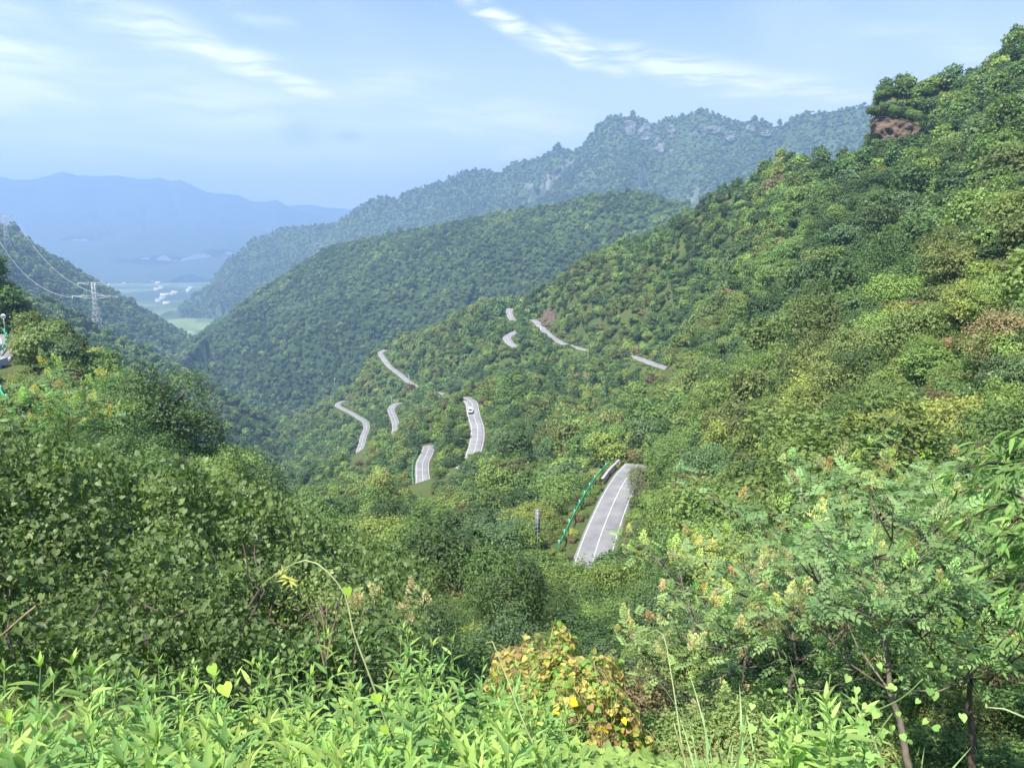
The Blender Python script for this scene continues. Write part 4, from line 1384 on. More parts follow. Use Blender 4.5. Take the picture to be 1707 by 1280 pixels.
def too_high(x, y, z, hgt, d):
    """near plants that would rise over the slope line behind them"""
    px, py, _ = project(np.stack([x, y, z + hgt], 1))
    lim = np.interp(px, [-100, 0, 250, 350, 420, 520, 620, 720, 790], [640, 650, 662, 705, 752, 800, 842, 850, 0])
    return (d < 75) & (py < lim) & (px < 790)


def warm_up(X, r, s, g, brown=.16):
    """drier, paler plants on the sunny open slopes"""
    px, py, _ = project(X + np.array([[0, 0, 1.0]]) * r[:, None])
    for cx, cy_, R_ in WARM:
        m = (np.hypot(px - cx, (py - cy_) * 1.2) < R_) & (g.random(len(s)) < .55)
        s[m] = g.choice([SP.index('olive green'), SP.index('light green'), SP.index('yellow-green'), SP.index('brownish')], m.sum(), p=[.42, .26, .32 - brown, brown])
    return s


g = np.random.default_rng(21)
# --- trees of the near hillsides, 26 m to 760 m
x, y = jitter_grid(-560, 520, 18, 930, 3.4, g)
d = np.hypot(x, y)
k = (d > 26) & (np.abs(np.arctan2(x, y)) < .72)
x, y, d = x[k], y[k], d[k]
z = ground_at(x, y)
rad = np.exp(g.normal(size=len(x)) * .36) * (1.75 + np.clip((d - 30) / 90, 0, 1) * 1.15)
rad = np.clip(np.where(d > 300, rad * .86, rad) * np.where(g.random(len(x)) < .13, 1.6, 1.0), .9, np.where(d > 200, 3.9, 5.8))
px_, py_, _ = project(np.stack([x, y, z + rad], 1))
open_slope = (px_ > 1490) & (py_ > 500) & (py_ < 670) & (g.random(len(x)) < .8)
openp = fbm(x / 34 + 50, y / 34, 3)                       # clearings keep only shrubs
keep = (openp > -.42) | (d > 200)
keep &= ~open_slope
keep &= (road_dist(x, y) > 2.9 + rad * .5)
keep &= in_view(x, y, z) & visible(x, y, z + rad * 2.2, .02)
shape = g.choice(6, len(x), p=[.36, .27, .16, .11, .08, .02])
hfac = np.array([1.7, 1.35, 2.3, 1.05, 1.25, 3.4])[shape]
keep &= ~blocks_view(x, y, z, rad, rad * hfac * 1.05)
keep &= ~too_high(x, y, z, rad * hfac * 1.0, d)
TX = np.stack([x, y, z - .25 * rad], 1)[keep]
Tr, Td, Tsh = rad[keep], d[keep], shape[keep]
Tsh = np.where((Tsh == 5) & (Td < 90), 0, Tsh)
Tr = np.where(Tsh == 5, Tr * .55, Tr)
Tsp = pick_species(TX[:, 0], TX[:, 1], g, 'tree')
Tsp = warm_up(TX, Tr, Tsp, g, .02)
Tsp[Tsh == 5] = SP.index('dark green')
Trot = np.stack([g.normal(size=len(Tr)) * .09, g.normal(size=len(Tr)) * .09, g.random(len(Tr)) * 6.28], 1)
Tsc = Tr[:, None] * np.stack([.9 + .25 * g.random(len(Tr)), .9 + .25 * g.random(len(Tr)), .82 + .4 * g.random(len(Tr))], 1)

# --- shrubs between them, 6.5 m to 330 m
g = np.random.default_rng(22)
xs, ys = [], []
for d0, d1, st in ((6.2, 24, 1.25), (24, 60, 1.9), (60, 140, 2.7), (140, 300, 4.0), (300, 620, 6.0)):
    a, b_ = jitter_grid(-d1 * .75, d1 * .75, d0 * .6, d1, st, g)
    dd = np.hypot(a, b_)
    k = (dd > d0) & (dd <= d1) & (np.abs(np.arctan2(a, b_)) < .74)
    xs.append(a[k]); ys.append(b_[k])
x, y = np.concatenate(xs), np.concatenate(ys)
d = np.hypot(x, y)
z = ground_at(x, y)
rad = np.exp(g.normal(size=len(x)) * .26) * np.interp(d, [6, 12, 25, 60, 140, 360, 620], [.62, .85, 1.15, 1.5, 1.9, 2.3, 3.0])
az_ = np.arctan2(x, y)
px_, py_, _ = project(np.stack([x, y, z + rad], 1))
shape = g.choice([3, 4, 0, 1], len(x), p=[.42, .30, .16, .12])
hfac = np.array([1.7, 1.35, 2.3, 1.05, 1.25, 3.4])[shape]
keep = (road_dist(x, y) > 2.8 + rad * .5) & in_view(x, y, z) & visible(x, y, z + rad * 1.6, .02)
keep &= ~blocks_view(x, y, z, rad, rad * hfac)
keep &= ~too_high(x, y, z, rad * hfac, d)
keep &= ~((d < 17) & (px_ < 640))                           # the vine thicket stands here
keep &= ~((d < 9.3) & (py_ < 1120) & (px_ < 1000))
keep &= ~((d < 15.5) & (px_ > 780) & (px_ < 1090) & (py_ > 960))    # the dodder mound
keep &= ~((d < 9.5) & (px_ > 1090))                          # the small trees at the right
SX = np.stack([x, y, z - .12 * rad], 1)[keep]
Sr, Sd, Ssh = rad[keep], d[keep], shape[keep]
Ssp = warm_up(SX, Sr, pick_species(SX[:, 0], SX[:, 1], g, 'shrub'), g)
Srot = np.stack([g.normal(size=len(Sr)) * .12, g.normal(size=len(Sr)) * .12, g.random(len(Sr)) * 6.28], 1)
Ssc = Sr[:, None] * np.stack([.85 + .35 * g.random(len(Sr)), .85 + .35 * g.random(len(Sr)), .8 + .45 * g.random(len(Sr))], 1)

# low bushes on the road verges
g = np.random.default_rng(23)
vx = []
for k_, q in ROAD_PTS.items():
    sv_ = side_vec(q)
    for rep_ in range(6):
        o_ = (RW[k_] / 2 + .7 + 3.2 * g.random(len(q))) * g.choice([-1, 1], len(q))
        vx.append(q + sv_ * o_[:, None] + g.normal(size=q.shape) * .4)
vx = np.vstack(vx)
vr = .4 + .7 * g.random(len(vx))
vz = ground_at(vx[:, 0], vx[:, 1])
vk = (road_dist(vx[:, 0], vx[:, 1]) > 2.6 + vr * .55) & ~blocks_view(vx[:, 0], vx[:, 1], vz, vr, vr * 1.2)
vx, vr, vz = vx[vk], vr[vk], vz[vk]
SX = np.vstack([SX, np.stack([vx[:, 0], vx[:, 1], vz - .1 * vr], 1)])
Sr, Sd = np.concatenate([Sr, vr]), np.concatenate([Sd, np.hypot(vx[:, 0], vx[:, 1])])
Ssh = np.concatenate([Ssh, g.choice([3, 4], len(vr))])
Ssp = np.concatenate([Ssp, g.choice([SP.index('olive green'), SP.index('light green'), SP.index('yellow-green'), SP.index('mid green'), SP.index('brownish')], len(vr), p=[.3, .3, .14, .18, .08])])
Srot = np.vstack([Srot, np.stack([g.normal(size=len(vr)) * .1, g.normal(size=len(vr)) * .1, g.random(len(vr)) * 6.28], 1)])
Ssc = np.vstack([Ssc, vr[:, None] * np.ones((1, 3))])

# ------------------------------------------------------------------ wording: each plant named by its look and by what it grows beside
LANDMARKS = [(1000, 835, 'the guardrailed near road'), (787, 690, 'the white van'), (896, 880, 'the grey sign board'), (1490, 212, 'the red rock cliff'),
             (1085, 604, 'the hillside road shelf'), (700, 785, 'the bend below the van'), (600, 715, 'the lowest zigzag road'), (655, 693, 'the short twisting road'),
             (640, 605, 'the upper spur road'), (848, 545, 'the saddle road bend'), (901, 550, 'the shelf road lamp'), (5, 570, 'the left edge road bend'),
             (163, 520, 'the nearer pylon'), (930, 1090, 'the orange brown vine mound'), (300, 900, 'the leafy vine thicket'), (1490, 1010, 'the forked sumac trunk'),
             (1690, 880, 'the drooping right edge leaves'), (1330, 250, 'the right hill skyline'), (1690, 60, 'the top right hill crest'), (1440, 480, 'the right hillside centre'),
             (1280, 760, 'the reddish roadside shrubs'), (1560, 640, 'the open right slope'), (150, 640, 'the left wooded slope'), (430, 760, 'the small pointed conifer'),
             (795, 870, 'the large dark conifer'), (1160, 1040, 'the pale flowering shrub'), (1250, 560, 'the middle hillside'), (400, 800, 'the thicket top')]
ORD = ['1st', '2nd', '3rd'] + ['%dth' % i for i in range(4, 80)]
ORD_ = ['first', 'second', 'third', 'fourth', 'fifth', 'sixth', 'seventh', 'eighth', 'ninth', 'tenth', 'eleventh', 'twelfth', 'thirteenth', 'fourteenth', 'fifteenth', 'sixteenth']


def relation(px, py):
    L = min(LANDMARKS, key=lambda l: (l[0] - px) ** 2 + (l[1] - py) ** 2)
    dx, dy = px - L[0], py - L[1]
    if dx * dx + dy * dy < 35 ** 2:
        return 'close by ' + L[2]
    if abs(dx) > 1.6 * abs(dy):
        return ('right of ' if dx > 0 else 'left of ') + L[2]
    if abs(dy) > 1.6 * abs(dx):
        return ('below ' if dy > 0 else 'above ') + L[2]
    return ('lower right of ' if dx > 0 else 'lower left of ') + L[2] if dy > 0 else ('upper right of ' if dx > 0 else 'upper left of ') + L[2]


PENDING = []        # (object, label stem, px) of plants that still need telling apart


def settle_labels(group_of):
    by = {}
    for o, s, px in PENDING:
        by.setdefault(s, []).append((px, o))
    for s, l in by.items():
        l.sort(key=lambda q: q[0])
        for i, (px, o) in enumerate(l):
            if len(l) == 1:
                o['label'] = s
            elif i < len(ORD):
                o['label'] = (ORD[i] + ' from left: ' + s) if i else 'leftmost ' + s
            else:
                o['label'] = 'one of the many at right, ' + s


def plant_object(kind, i, X, r, sh, sp, rot, sc, dist):
    s_ = SHAPE_NAMES[sh]
    L = 'A' if dist < 130 else 'B' if dist < 280 else 'C'
    nm = ('conifer_tree' if s_ == 'conifer' else 'broadleaf_tree') if kind == 'tree' else 'shrub'
    root = obj(nm, None, None, X, rot, sc)
    root.empty_display_size = .3
    root['category'] = 'tree' if kind == 'tree' else 'shrub'
    root['group'] = 'trees on the near hillsides' if kind == 'tree' else 'shrubs on the near slopes'
    c = obj('crown' if kind == 'tree' else 'foliage', CROWN[L, s_], root)
    jit = .9 + .2 * random.random()
    c['leaf_colour'] = [v * jit for v in SPECIES[SP[sp]]]
    obj('trunk' if kind == 'tree' else 'stem', TRUNK[s_], root)
    px, py, _ = project(X + np.array([0, 0, r * .8]))
    word = {'rounded': 'rounded', 'spreading': 'spreading', 'tall': 'tall', 'bushy': 'low', 'loose': 'loose', 'conifer': 'pointed'}[s_]
    noun = 'conifer' if s_ == 'conifer' else 'tree' if kind == 'tree' else 'shrub'
    PENDING.append((root, '%s %s %s %s' % (word, SP[sp], noun, relation(px[0], py[0])), px[0]))
    return root


def split_near(X, r, dist, n):
    """indices of the n that show largest, and the rest"""
    px, py, _ = project(X + np.array([[0, 0, 1.0]]) * r[:, None])
    sc_ = r / dist * ((px > -10) & (px < 1717) & (py < 1290)) * visible(X[:, 0], X[:, 1], X[:, 2] + r * 1.2, 0.0)
    o = np.argsort(-sc_)
    return o[:n], o[n:]


big, rest = split_near(TX, Tr, Td, 300)
for i in big:
    plant_object('tree', i, TX[i], Tr[i], Tsh[i], Tsp[i], Trot[i], Tsc[i], Td[i])
for L, d0, d1, nm in (('A', 0, 70, 'nearest'), ('B', 70, 230, 'near'), ('C', 230, 520, 'middle'), ('D', 520, 9999, 'distant')):
    k = rest[(Td[rest] >= d0) & (Td[rest] < d1)]
    forest('forest', L, TX[k], Tsc[k], Trot[k], Tsh[k], Tsp[k], 'mass of %s trees covering the near hillsides' % nm)
big, rest = split_near(SX, Sr, Sd, 300)
for i in big:
    plant_object('shrub', i, SX[i], Sr[i], Ssh[i], Ssp[i], Srot[i], Ssc[i], Sd[i])
for L, d0, d1, nm in (('A', 0, 40, 'nearest'), ('B', 40, 130, 'near'), ('C', 130, 330, 'middle'), ('D', 330, 999, 'distant')):
    k = rest[(Sd[rest] >= d0) & (Sd[rest] < d1)]
    forest('undergrowth', L, SX[k], Ssc[k], Srot[k], Ssh[k], Ssp[k], 'dense %s undergrowth of bushes between the trees' % nm, 'undergrowth')
print('near plants', len(TX), len(SX))


# --- woods of the farther ridges
def ridge_forest(f, px0, px1, d0, d1, step, r0, L, seed, label, margin, floor, cliff=None):
    g = np.random.default_rng(seed)
    a0, a1 = math.atan2(px0 - 853.5, FPX), math.atan2(px1 - 853.5, FPX)
    area = .5 * (d1 ** 2 - d0 ** 2) * (a1 - a0)
    n = int(area / step ** 2)
    az = a0 + (a1 - a0) * g.random(n)
    d = np.sqrt(d0 ** 2 + (d1 ** 2 - d0 ** 2) * g.random(n))
    x, y = d * np.sin(az), d * np.cos(az)
    z = f(x, y)
    k = (z > floor) & visible(x, y, z + r0, margin) & in_view(x, y, z, 60, 60)
    if cliff:
        e = 9.0
        sl = np.hypot(f(x + e, y) - z, f(x, y + e) - z) / e
        k &= sl < cliff
    if L == 'D':
        k[k] = ~blocks_view(x[k], y[k], z[k], np.full(k.sum(), r0), np.full(k.sum(), r0 * 1.6))
    x, y, z = x[k], y[k], z[k]
    n = len(x)
    r = r0 * np.exp(g.normal(size=n) * .25)
    sc = r[:, None] * np.stack([np.ones(n), np.ones(n), .8 + .5 * g.random(n)], 1)
    rot = np.stack([np.zeros(n), np.zeros(n), g.random(n) * 6.28], 1)
    sh = g.choice([0, 1, 2, 3], n, p=[.45, .2, .15, .2])
    q = fbm(x / (step * 22) + seed, y / (step * 22), 3)
    rr = g.random(n)
    sp = np.where(q > .18, SP.index('dark green'), np.where(q < -.25, SP.index('light green'), SP.index('mid green')))
    sp = np.where(rr < .25, SP.index('dark green'), np.where(rr < .36, SP.index('light green'), np.where(rr < .42, SP.index('olive green'), sp)))
    forest('forest', L, np.stack([x, y, z - .3 * r], 1), sc, rot, sh, sp, label)
    print(label, n)


ridge_forest(f_C2, -40, 475, 485, 990, 3.6, 2.8, 'D', 3, 'wooded cover of the slope under the nearer pylon', .006, -320)
ridge_forest(f_B, 200, 1330, 725, 1500, 3.7, 3.0, 'D', 4, 'wooded cover of the long middle ridge', .004, -300)
ridge_forest(f_C, -40, 430, 1005, 2300, 5.2, 4.0, 'E', 5, 'wooded cover of the mountain at the left edge', .004, -300)
ridge_forest(f_D, 300, 1560, 1700, 3400, 6.8, 4.8, 'E', 6, 'wooded cover of the high rocky mountain', .003, -300, 2.6)

# ================================================================== foreground plants
def leaf_objs(parent, me, pos, dirv, nor, size, colour, name='leaf', jit=.18, g=None):
    """each leaf an object of its own sharing one mesh"""
    g = g or rng
    y = unit(np.asarray(dirv, float))
    z = nor - (nor * y).sum(1, keepdims=True) * y
    z = unit(z)
    x = np.cross(y, z)
    for i in range(len(pos)):
        o = bpy.data.objects.new(name, me if not isinstance(me, list) else me[i % len(me)])
        M_ = Matrix(((*x[i], 0), (*y[i], 0), (*z[i], 0), (0, 0, 0, 1))).transposed()
        o.matrix_local = Matrix.Translation(Vector(pos[i])) @ M_ @ Matrix.Scale(float(size[i]), 4)
        o.parent = parent
        c = np.asarray(colour[i] if np.ndim(colour) == 2 else colour) * (1 + jit * (g.random() - .5) * 2)
        o['leaf_colour'] = [float(v) for v in c]
        col.objects.link(o)


def single_leaf(name, T, m):
    return make_mesh(name, T[0], [T[1]], [m], {'tint': np.full(len(T[0]), .45)})


ME_LANCE = [single_leaf('lance_leaf', T, M_LEAF_SOFT) for T in T_LANCE]
ME_HEART = single_leaf('heart_leaf', T_HEART, M_LEAF_SOFT)
ME_LOBED = single_leaf('lobed_leaf', T_LOBED, M_LEAF_SHINY)
ME_PINNATE = single_leaf('compound_leaf', T_PINNATE, M_LEAF_SHINY)

# ------------------------------------------------------------------ the vine thicket at the left
g = np.random.default_rng(31)
CR_X = [-260, 0, 150, 300, 400, 500, 580, 650, 720]
CR_Y = [770, 785, 795, 820, 852, 896, 930, 975, 1015]
FT_Y = [1150, 1150, 1150, 1145, 1130, 1100, 1080, 1060, 1045]


def thicket(px, s):
    """surface of the thicket: s 0 at the foot, 1 at the top, beyond 1 falling away behind"""
    cy_, fy = np.interp(px, CR_X, CR_Y), np.interp(px, CR_X, FT_Y)
    sc = np.clip(s, 0, 1)
    py = fy + (cy_ - fy) * sc
    bump = fbm(px / 95 + 4, s * 3.4 + 1, 3) * 1.15 + fbm(px / 34, s * 9, 3) * .5
    d = 8.7 + 1.1 * smooth01((-fbm(px / 70 + 9, s * 5 + 2, 3) - .12) / .3) + 4.6 * sc ** 1.15 - bump * (1 - .3 * sc) - 1.2 * np.interp(px, [450, 720], [0, 1]) * 0
    v = np.stack([(px - 853.5) / FPX, math.cos(PITCH) - (py - 640) / FPX * math.sin(PITCH), -math.sin(PITCH) - (py - 640) / FPX * math.cos(PITCH)], 1)
    p = v * (d / np.hypot(v[:, 0], v[:, 1]))[:, None]
    over = np.clip(s - 1, 0, 1)
    h = p[:, :2] / np.linalg.norm(p[:, :2], axis=1, keepdims=True)
    p[:, :2] += h * (over * 6)[:, None]
    p[:, 2] -= over * 3.5 - bump * .08
    return p


n = 40000
px = -250 + 960 * g.random(n)
s = 1.35 * g.random(n) ** .9
p0 = thicket(px, s)
e = 6.0
pu, pw = thicket(px + e, s), thicket(px, s + .02)
nor = unit(np.cross(pu - p0, pw - p0))
nor *= np.sign((nor * -p0).sum(1, keepdims=True) + .3)
depth = g.random(n) ** 1.7 * .75
pos = p0 - nor * depth[:, None] + g.normal(size=(n, 3)) * .05
nn = unit(nor * .75 + np.array([0, 0, .75]) + .45 * g.normal(size=(n, 3)))
dv = unit(np.array([0, 0, -.75]) + nor * .55 + .55 * g.normal(size=(n, 3)))
size = (.042 + .066 * g.random(n) ** 1.3) * np.interp(p0[:, 2] * 0 + np.hypot(p0[:, 0], p0[:, 1]), [8, 14], [.92, 1.15])
patch = fbm(px / 120 + 70, s * 4 + 3, 3)
tint = .45 + .2 * g.normal(size=n) + .3 * patch
tint[g.random(n) < .012] = .98
base = np.array([-4.2, 9.6, -7.2])
th_root = tag(empty('vine_thicket', base), 'large thicket smothered in dark green climbing vines at left', 'vine thicket')
front = np.argsort(depth / .75 + s * .25 + (px < 0) * 5 + (px > 660) * 3 + (s > 1) * 3)[:300]
keepm = np.ones(n, bool)
keepm[front] = False
kl = keepm & (g.random(n) < .62)
kh = keepm & ~kl
fo = obj('foliage', leaf_mesh('vine_leaves', [scatter(T_LOBED, (pos - base)[kl], dv[kl], nn[kl], size[kl], tint[kl]), scatter(T_HEART, (pos - base)[kh], dv[kh], nn[kh], size[kh] * .8, tint[kh])], M_LEAF_SHINY), th_root)
fo['leaf_colour'] = [.105, .155, .05]
fo['kind'] = 'stuff'
leaf_objs(th_root, [ME_LOBED, ME_LOBED, ME_HEART], (pos - base)[front], dv[front], nn[front], size[front] * 1.12, np.array([.11, .18, .06]) * (.75 + .5 * g.random((300, 1))), g=g)
b = MB()
for i in range(24):                                        # woody vines inside
    a = -200 + 840 * g.random()
    s0 = g.random() * .3
    q = thicket(np.full(7, a) + np.cumsum(g.normal(size=7) * 14), np.linspace(s0, s0 + .35 + .5 * g.random(), 7))
    q = q + np.array([0, .6, -.05]) + g.normal(size=q.shape) * .06 - base
    b.tube(q, np.linspace(.018, .006, 7), 5)
vs = b.build('vine_stems', M_BARK, th_root, True)
vs['kind'] = 'stuff'


# ------------------------------------------------------------------ small trees with compound leaves and pale flower sprays
def panicle_mesh(seed):
    g = np.random.default_rng(seed)
    n = 130
    t = g.random(n)
    th = g.random(n) * 6.28
    r = (1 - t) * .42 * g.random(n) ** .5 + .02
    pos = np.stack([r * np.cos(th), r * np.sin(th), t * .95], 1)
    dv = unit(np.stack([np.cos(th), np.sin(th), 1.1 + .6 * g.random(n)], 1))
    return leaf_mesh('flower_spray', [scatter(T_DIAMOND, pos, dv, unit(g.normal(size=(n, 3))), .12 + .09 * g.random(n), .5 + .2 * g.normal(size=n), .3)], M_LEAF_SOFT)


ME_SPRAY = [panicle_mesh(i) for i in range(3)]


def branch_paths(g, base, top, forks, spread):
    """trunk from base to top plus limbs; returns list of (points, r0, r1) and tips"""
    base, top = np.asarray(base, float), np.asarray(top, float)
    L = np.linalg.norm(top - base)
    t = np.linspace(0, 1, 9)[:, None]
    side = unit(np.cross(top - base, [0, 1, .2]))
    trunk = base + (top - base) * t + side * (np.sin(t * 3.1) * .05 * L) + g.normal(size=(9, 3)) * .012 * L
    paths = [(trunk, .017 * L, .003 * L)]
    tips = [top]
    for i in range(forks):
        j = 4 + i % 5
        a = g.random() * 6.28
        d = np.array([math.cos(a) * spread, math.sin(a) * spread, .45 + .5 * g.random()]) * L * (.22 + .22 * g.random())
        e_ = trunk[j] + d
        mid = trunk[j] + d * .5 + np.array([0, 0, -.05 * L])
        paths.append((np.array([trunk[j], mid, e_]), .0048 * L, .0012 * L))
        tips.append(e_)
        for _ in range(2):
            e2 = e_ + g.normal(size=3) * np.array([.12, .12, .05]) * L + np.array([0, 0, .05 * L])
            paths.append((np.array([e_ * .4 + mid * .6, (e_ + e2) / 2, e2]), .003 * L, .0014 * L))
            tips.append(e2)
    return paths, np.array(tips)


def sumac(seed, base, top, label, forks=9, leaves=190, lsize=.36, sprays=14, colour=(.12, .19, .07), spread=.95, spray_col=(.33, .35, .15), m=None):
    g = np.random.default_rng(seed)
    base = np.asarray(base, float)
    top = np.asarray(top, float) - base
    paths, tips = branch_paths(g, (0, 0, -.4), top, int(forks * 1.4), spread)
    root = tag(empty('sumac_tree', base), label, 'tree', 'small sumac trees in the right foreground')
    b = MB(); b.tube(paths[0][0], np.linspace(paths[0][1], paths[0][2], 9), 9); tr = b.build('trunk', m or M_BARK_PALE, root, True)
    for q, r0, r1 in paths[1:]:
        b = MB(); b.tube(q, np.linspace(r0, r1, len(q)), 6); b.build('branch', m or M_BARK_PALE, tr, True)
    leaves = int(leaves * 1.7)
    lsize *= .86
    top = top - np.array([0, 0, np.linalg.norm(base + top) * .05])
    k = g.integers(0, len(tips), leaves)
    out_ = unit(g.normal(size=(leaves, 3)) * np.array([1, 1, .45]) + np.array([0, 0, .12]))
    pos = tips[k] + g.normal(size=(leaves, 3)) * .10 * lsize / .36 + out_ * .04
    nn = unit(np.array([0, 0, 1.0]) + .3 * g.normal(size=(leaves, 3)))
    leaf_objs(root, ME_PINNATE, pos, out_ + np.array([0, 0, .1]), nn, lsize * (.75 + .5 * g.random(leaves)), np.array(colour) * (.8 + .45 * g.random((leaves, 1))), g=g)
    for i in range(int(sprays * 2.2)):
        o = obj('flower_spray', ME_SPRAY[i % 3], root, tips[g.integers(0, len(tips))] + g.normal(size=3) * .14 + np.array([0, 0, .16]), (g.normal() * .35, g.normal() * .35, g.random() * 6), [(.17 + .15 * g.random()) * lsize / .31] * 3)
        o['leaf_colour'] = [c * (.8 + .5 * g.random()) for c in spray_col]
        o['kind'] = 'stuff'
    return root


def gp(px, d, dz=0.0):
    """ground point in the direction of a picture column"""
    v = pix_dir(px, 1000)
    v = v / math.hypot(v[0], v[1]) * d
    return np.array([v[0], v[1], float(ground_at(v[:1], v[1:2])[0]) + dz])


sumac(1, P(1556, 1330, 10.6), P(1468, 925, 11.2), 'slender forked sumac with bare pale trunk rising at lower right', 11, 230, .36, 12)
sumac(2, P(1648, 1290, 12.0), P(1632, 930, 12.4), 'darker sumac with thicker trunk close to the right edge', 12, 240, .37, 12, m=M_BARK)
sumac(3, gp(1160, 15), P(1165, 1000, 15), 'pale flowering sumac with dense yellowish sprays left of the forked one', 14, 200, .36, 46, (.15, .21, .07), 1.0, (.38, .38, .18))
sumac(4, gp(1350, 14.5), P(1335, 985, 14.8), 'leafy sumac with pale sprays between the flowering one and the forked trunk', 13, 230, .38, 18, (.125, .19, .07))
sumac(5, gp(1440, 17), P(1430, 890, 18), 'feathery sumac crown behind the forked trunk', 13, 230, .42, 16, (.125, .195, .075))
sumac(6, gp(1560, 17), P(1545, 850, 18), 'sumac with tall yellow flower spray below the open slope', 13, 220, .42, 22, (.14, .21, .07), 1.0, (.34, .36, .14))
sumac(7, gp(1270, 19), P(1250, 990, 19), 'dark leafy sumac behind the pale flowering one', 12, 200, .42, 10, (.09, .15, .06))
sumac(8, gp(1660, 18), P(1665, 900, 18), 'sumac crown behind the drooping leaves at the right edge', 12, 200, .42, 12, (.125, .195, .07))
sumac(9, P(60, 1000, 14.2), P(52, 870, 13.6), 'yellowish sumac sprays poking out of the thicket at the left edge', 7, 70, .34, 9, (.085, .15, .06), .8, (.28, .33, .11))
sumac(10, P(150, 1000, 14.2), P(148, 872, 13.4), 'small yellowish sumac sprays on the thicket right of the first ones', 5, 40, .30, 6, (.085, .15, .06), .7, (.28, .33, .11))
sumac(11, P(70, 800, 26), P(66, 672, 25), 'bright yellow sumac tip above the thicket at the left', 6, 80, .42, 14, (.10, .17, .06), .7, (.32, .36, .11))
sumac(12, P(120, 800, 25), P(118, 690, 24), 'second bright yellow sumac tip above the thicket', 6, 80, .40, 10, (.10, .17, .06), .7, (.34, .35, .11))

# long drooping leaves entering at the right edge
g = np.random.default_rng(77)
base = gp(1830, 6.2)
root = tag(empty('drooping_tree', base), 'tree with long drooping bright green leaves reaching in from the right edge', 'tree')
b = MB(); b.tube(np.array([(0, 0, -.4), (-.05, .1, 1.4), (-.12, .1, 2.8), (-.25, .05, 4.1)]), [.07, .06, .045, .02], 8); tr = b.build('trunk', M_BARK, root, True)
for (ex, ey, dd) in ((1600, 760, 6.1), (1640, 820, 5.8), (1590, 880, 6.0), (1650, 900, 5.7), (1630, 960, 5.9), (1670, 760, 6.3), (1600, 820, 6.5), (1680, 1010, 5.7), (1690, 860, 5.5), (1560, 800, 6.4), (1660, 1080, 5.8)):
    e_ = P(ex, ey, dd) - base
    st = np.array([-.12, .1, 2.2 + 1.6 * g.random()])
    st[2] = min(st[2], e_[2])
    t = np.linspace(0, 1, 9)[:, None]
    q = st + (e_ - st) * t + np.array([0, 0, 1]) * (np.sin(t * 3.14) * .22)
    b = MB(); b.tube(q, np.linspace(.018, .004, 9), 5); b.build('branch', M_BARK, tr, True)
    n = 34
    k = .35 + .65 * g.random(n)
    pos = np.stack([np.interp(k, t[:, 0], q[:, c]) for c in range(3)], 1) + g.normal(size=(n, 3)) * .03
    dv = unit(unit(e_ - st)[None] * .55 + g.normal(size=(n, 3)) * .45 + np.array([0, 0, -.55]))
    leaf_objs(root, ME_LANCE, pos, dv, unit(np.array([0, -.3, 1.0]) + .35 * g.normal(size=(n, 3))), .095 + .06 * g.random(n), np.array([.11, .18, .05]) * (.8 + .5 * g.random((n, 1))), g=g)

# ------------------------------------------------------------------ mound overgrown by an orange-brown parasitic vine
g = np.random.default_rng(41)
mc = P(940, 1095, 10.6)
mroot = tag(empty('vine_mound', mc - np.array([0, 0, 1.6])), 'rounded mound of yellowing leaves tangled in orange-brown threads', 'vine mound')


def mound(u, v):
    """u around 0..2pi, v 0 rim .. 1 top"""
    r = 1.42 * np.cos(v * math.pi / 2) ** .8
    lump = 1 + .42 * fbm(np.cos(u) * 1.6 + 3, np.sin(u) * 1.6 + v * 2, 3)
    x_ = r * np.cos(u) * lump
    y_ = r * np.sin(u) * lump * .9
    return np.stack([x_, y_, -.2 + 1.75 * np.sin(v * math.pi / 2) * lump - .5 * np.clip(x_, 0, 2) * 0], 1)


n = 5200
u, v = g.random(n) * 6.283, g.random(n) ** 1.2
p0 = mound(u, v)
nor = unit(p0 - np.array([0, 0, .3]))
pos = p0 * (1 - .16 * g.random((n, 1)) ** 1.5)
nn = unit(nor + np.array([0, 0, .5]) + .5 * g.normal(size=(n, 3)))
dv = unit(np.array([0, 0, -.6]) + .5 * nor + .6 * g.normal(size=(n, 3)))
size = .06 + .06 * g.random(n)
warm = fbm(pos[:, 0] * 1.3 + 5, pos[:, 2] * 1.3, 3) + .25 * g.normal(size=n)
for nm, m_, colr in (('foliage', warm < -.05, (.12, .19, .045)), ('yellowing_foliage', (warm >= -.05) & (warm < .42), (.29, .27, .075)), ('withered_foliage', warm >= .42, (.28, .20, .09))):
    o = obj(nm, leaf_mesh(nm, [scatter(T_HEART, pos[m_], dv[m_], nn[m_], size[m_], .45 + .16 * g.normal(size=m_.sum()))], M_LEAF_SOFT), mroot)
    o['leaf_colour'] = list(colr)
    o['kind'] = 'stuff'
yl = np.where((np.abs(u - 4.6) < .8) & (v < .62) & (v > .12))[0][:34]
leaf_objs(mroot, ME_HEART, p0[yl] * 1.03, dv[yl], nor[yl] + np.array([0, 0, .3]), size[yl] * 1.25, np.array([.55, .44, .03]), 'yellow_leaf', g=g)
for tone, nthr, colr in (('tan', 260, (.40, .31, .14)), ('rust', 90, (.30, .16, .08))):
    b = MB()
    for i in range(nthr):
        u0, v0 = g.random() * 6.28, g.random()
        m_ = 6
        uu = u0 + np.cumsum(g.normal(size=m_) * .12)
        vv = np.clip(v0 + np.cumsum(g.normal(size=m_) * .10), 0, .98)
        b.tube(mound(uu, vv) * (.98 + .05 * g.random((m_, 1))), .0035, 3)
    o = b.build('tangled_threads', simple_mat(tone + '_thread', colr, .7, noise=.25, scale=4), mroot)
    o['kind'] = 'stuff'


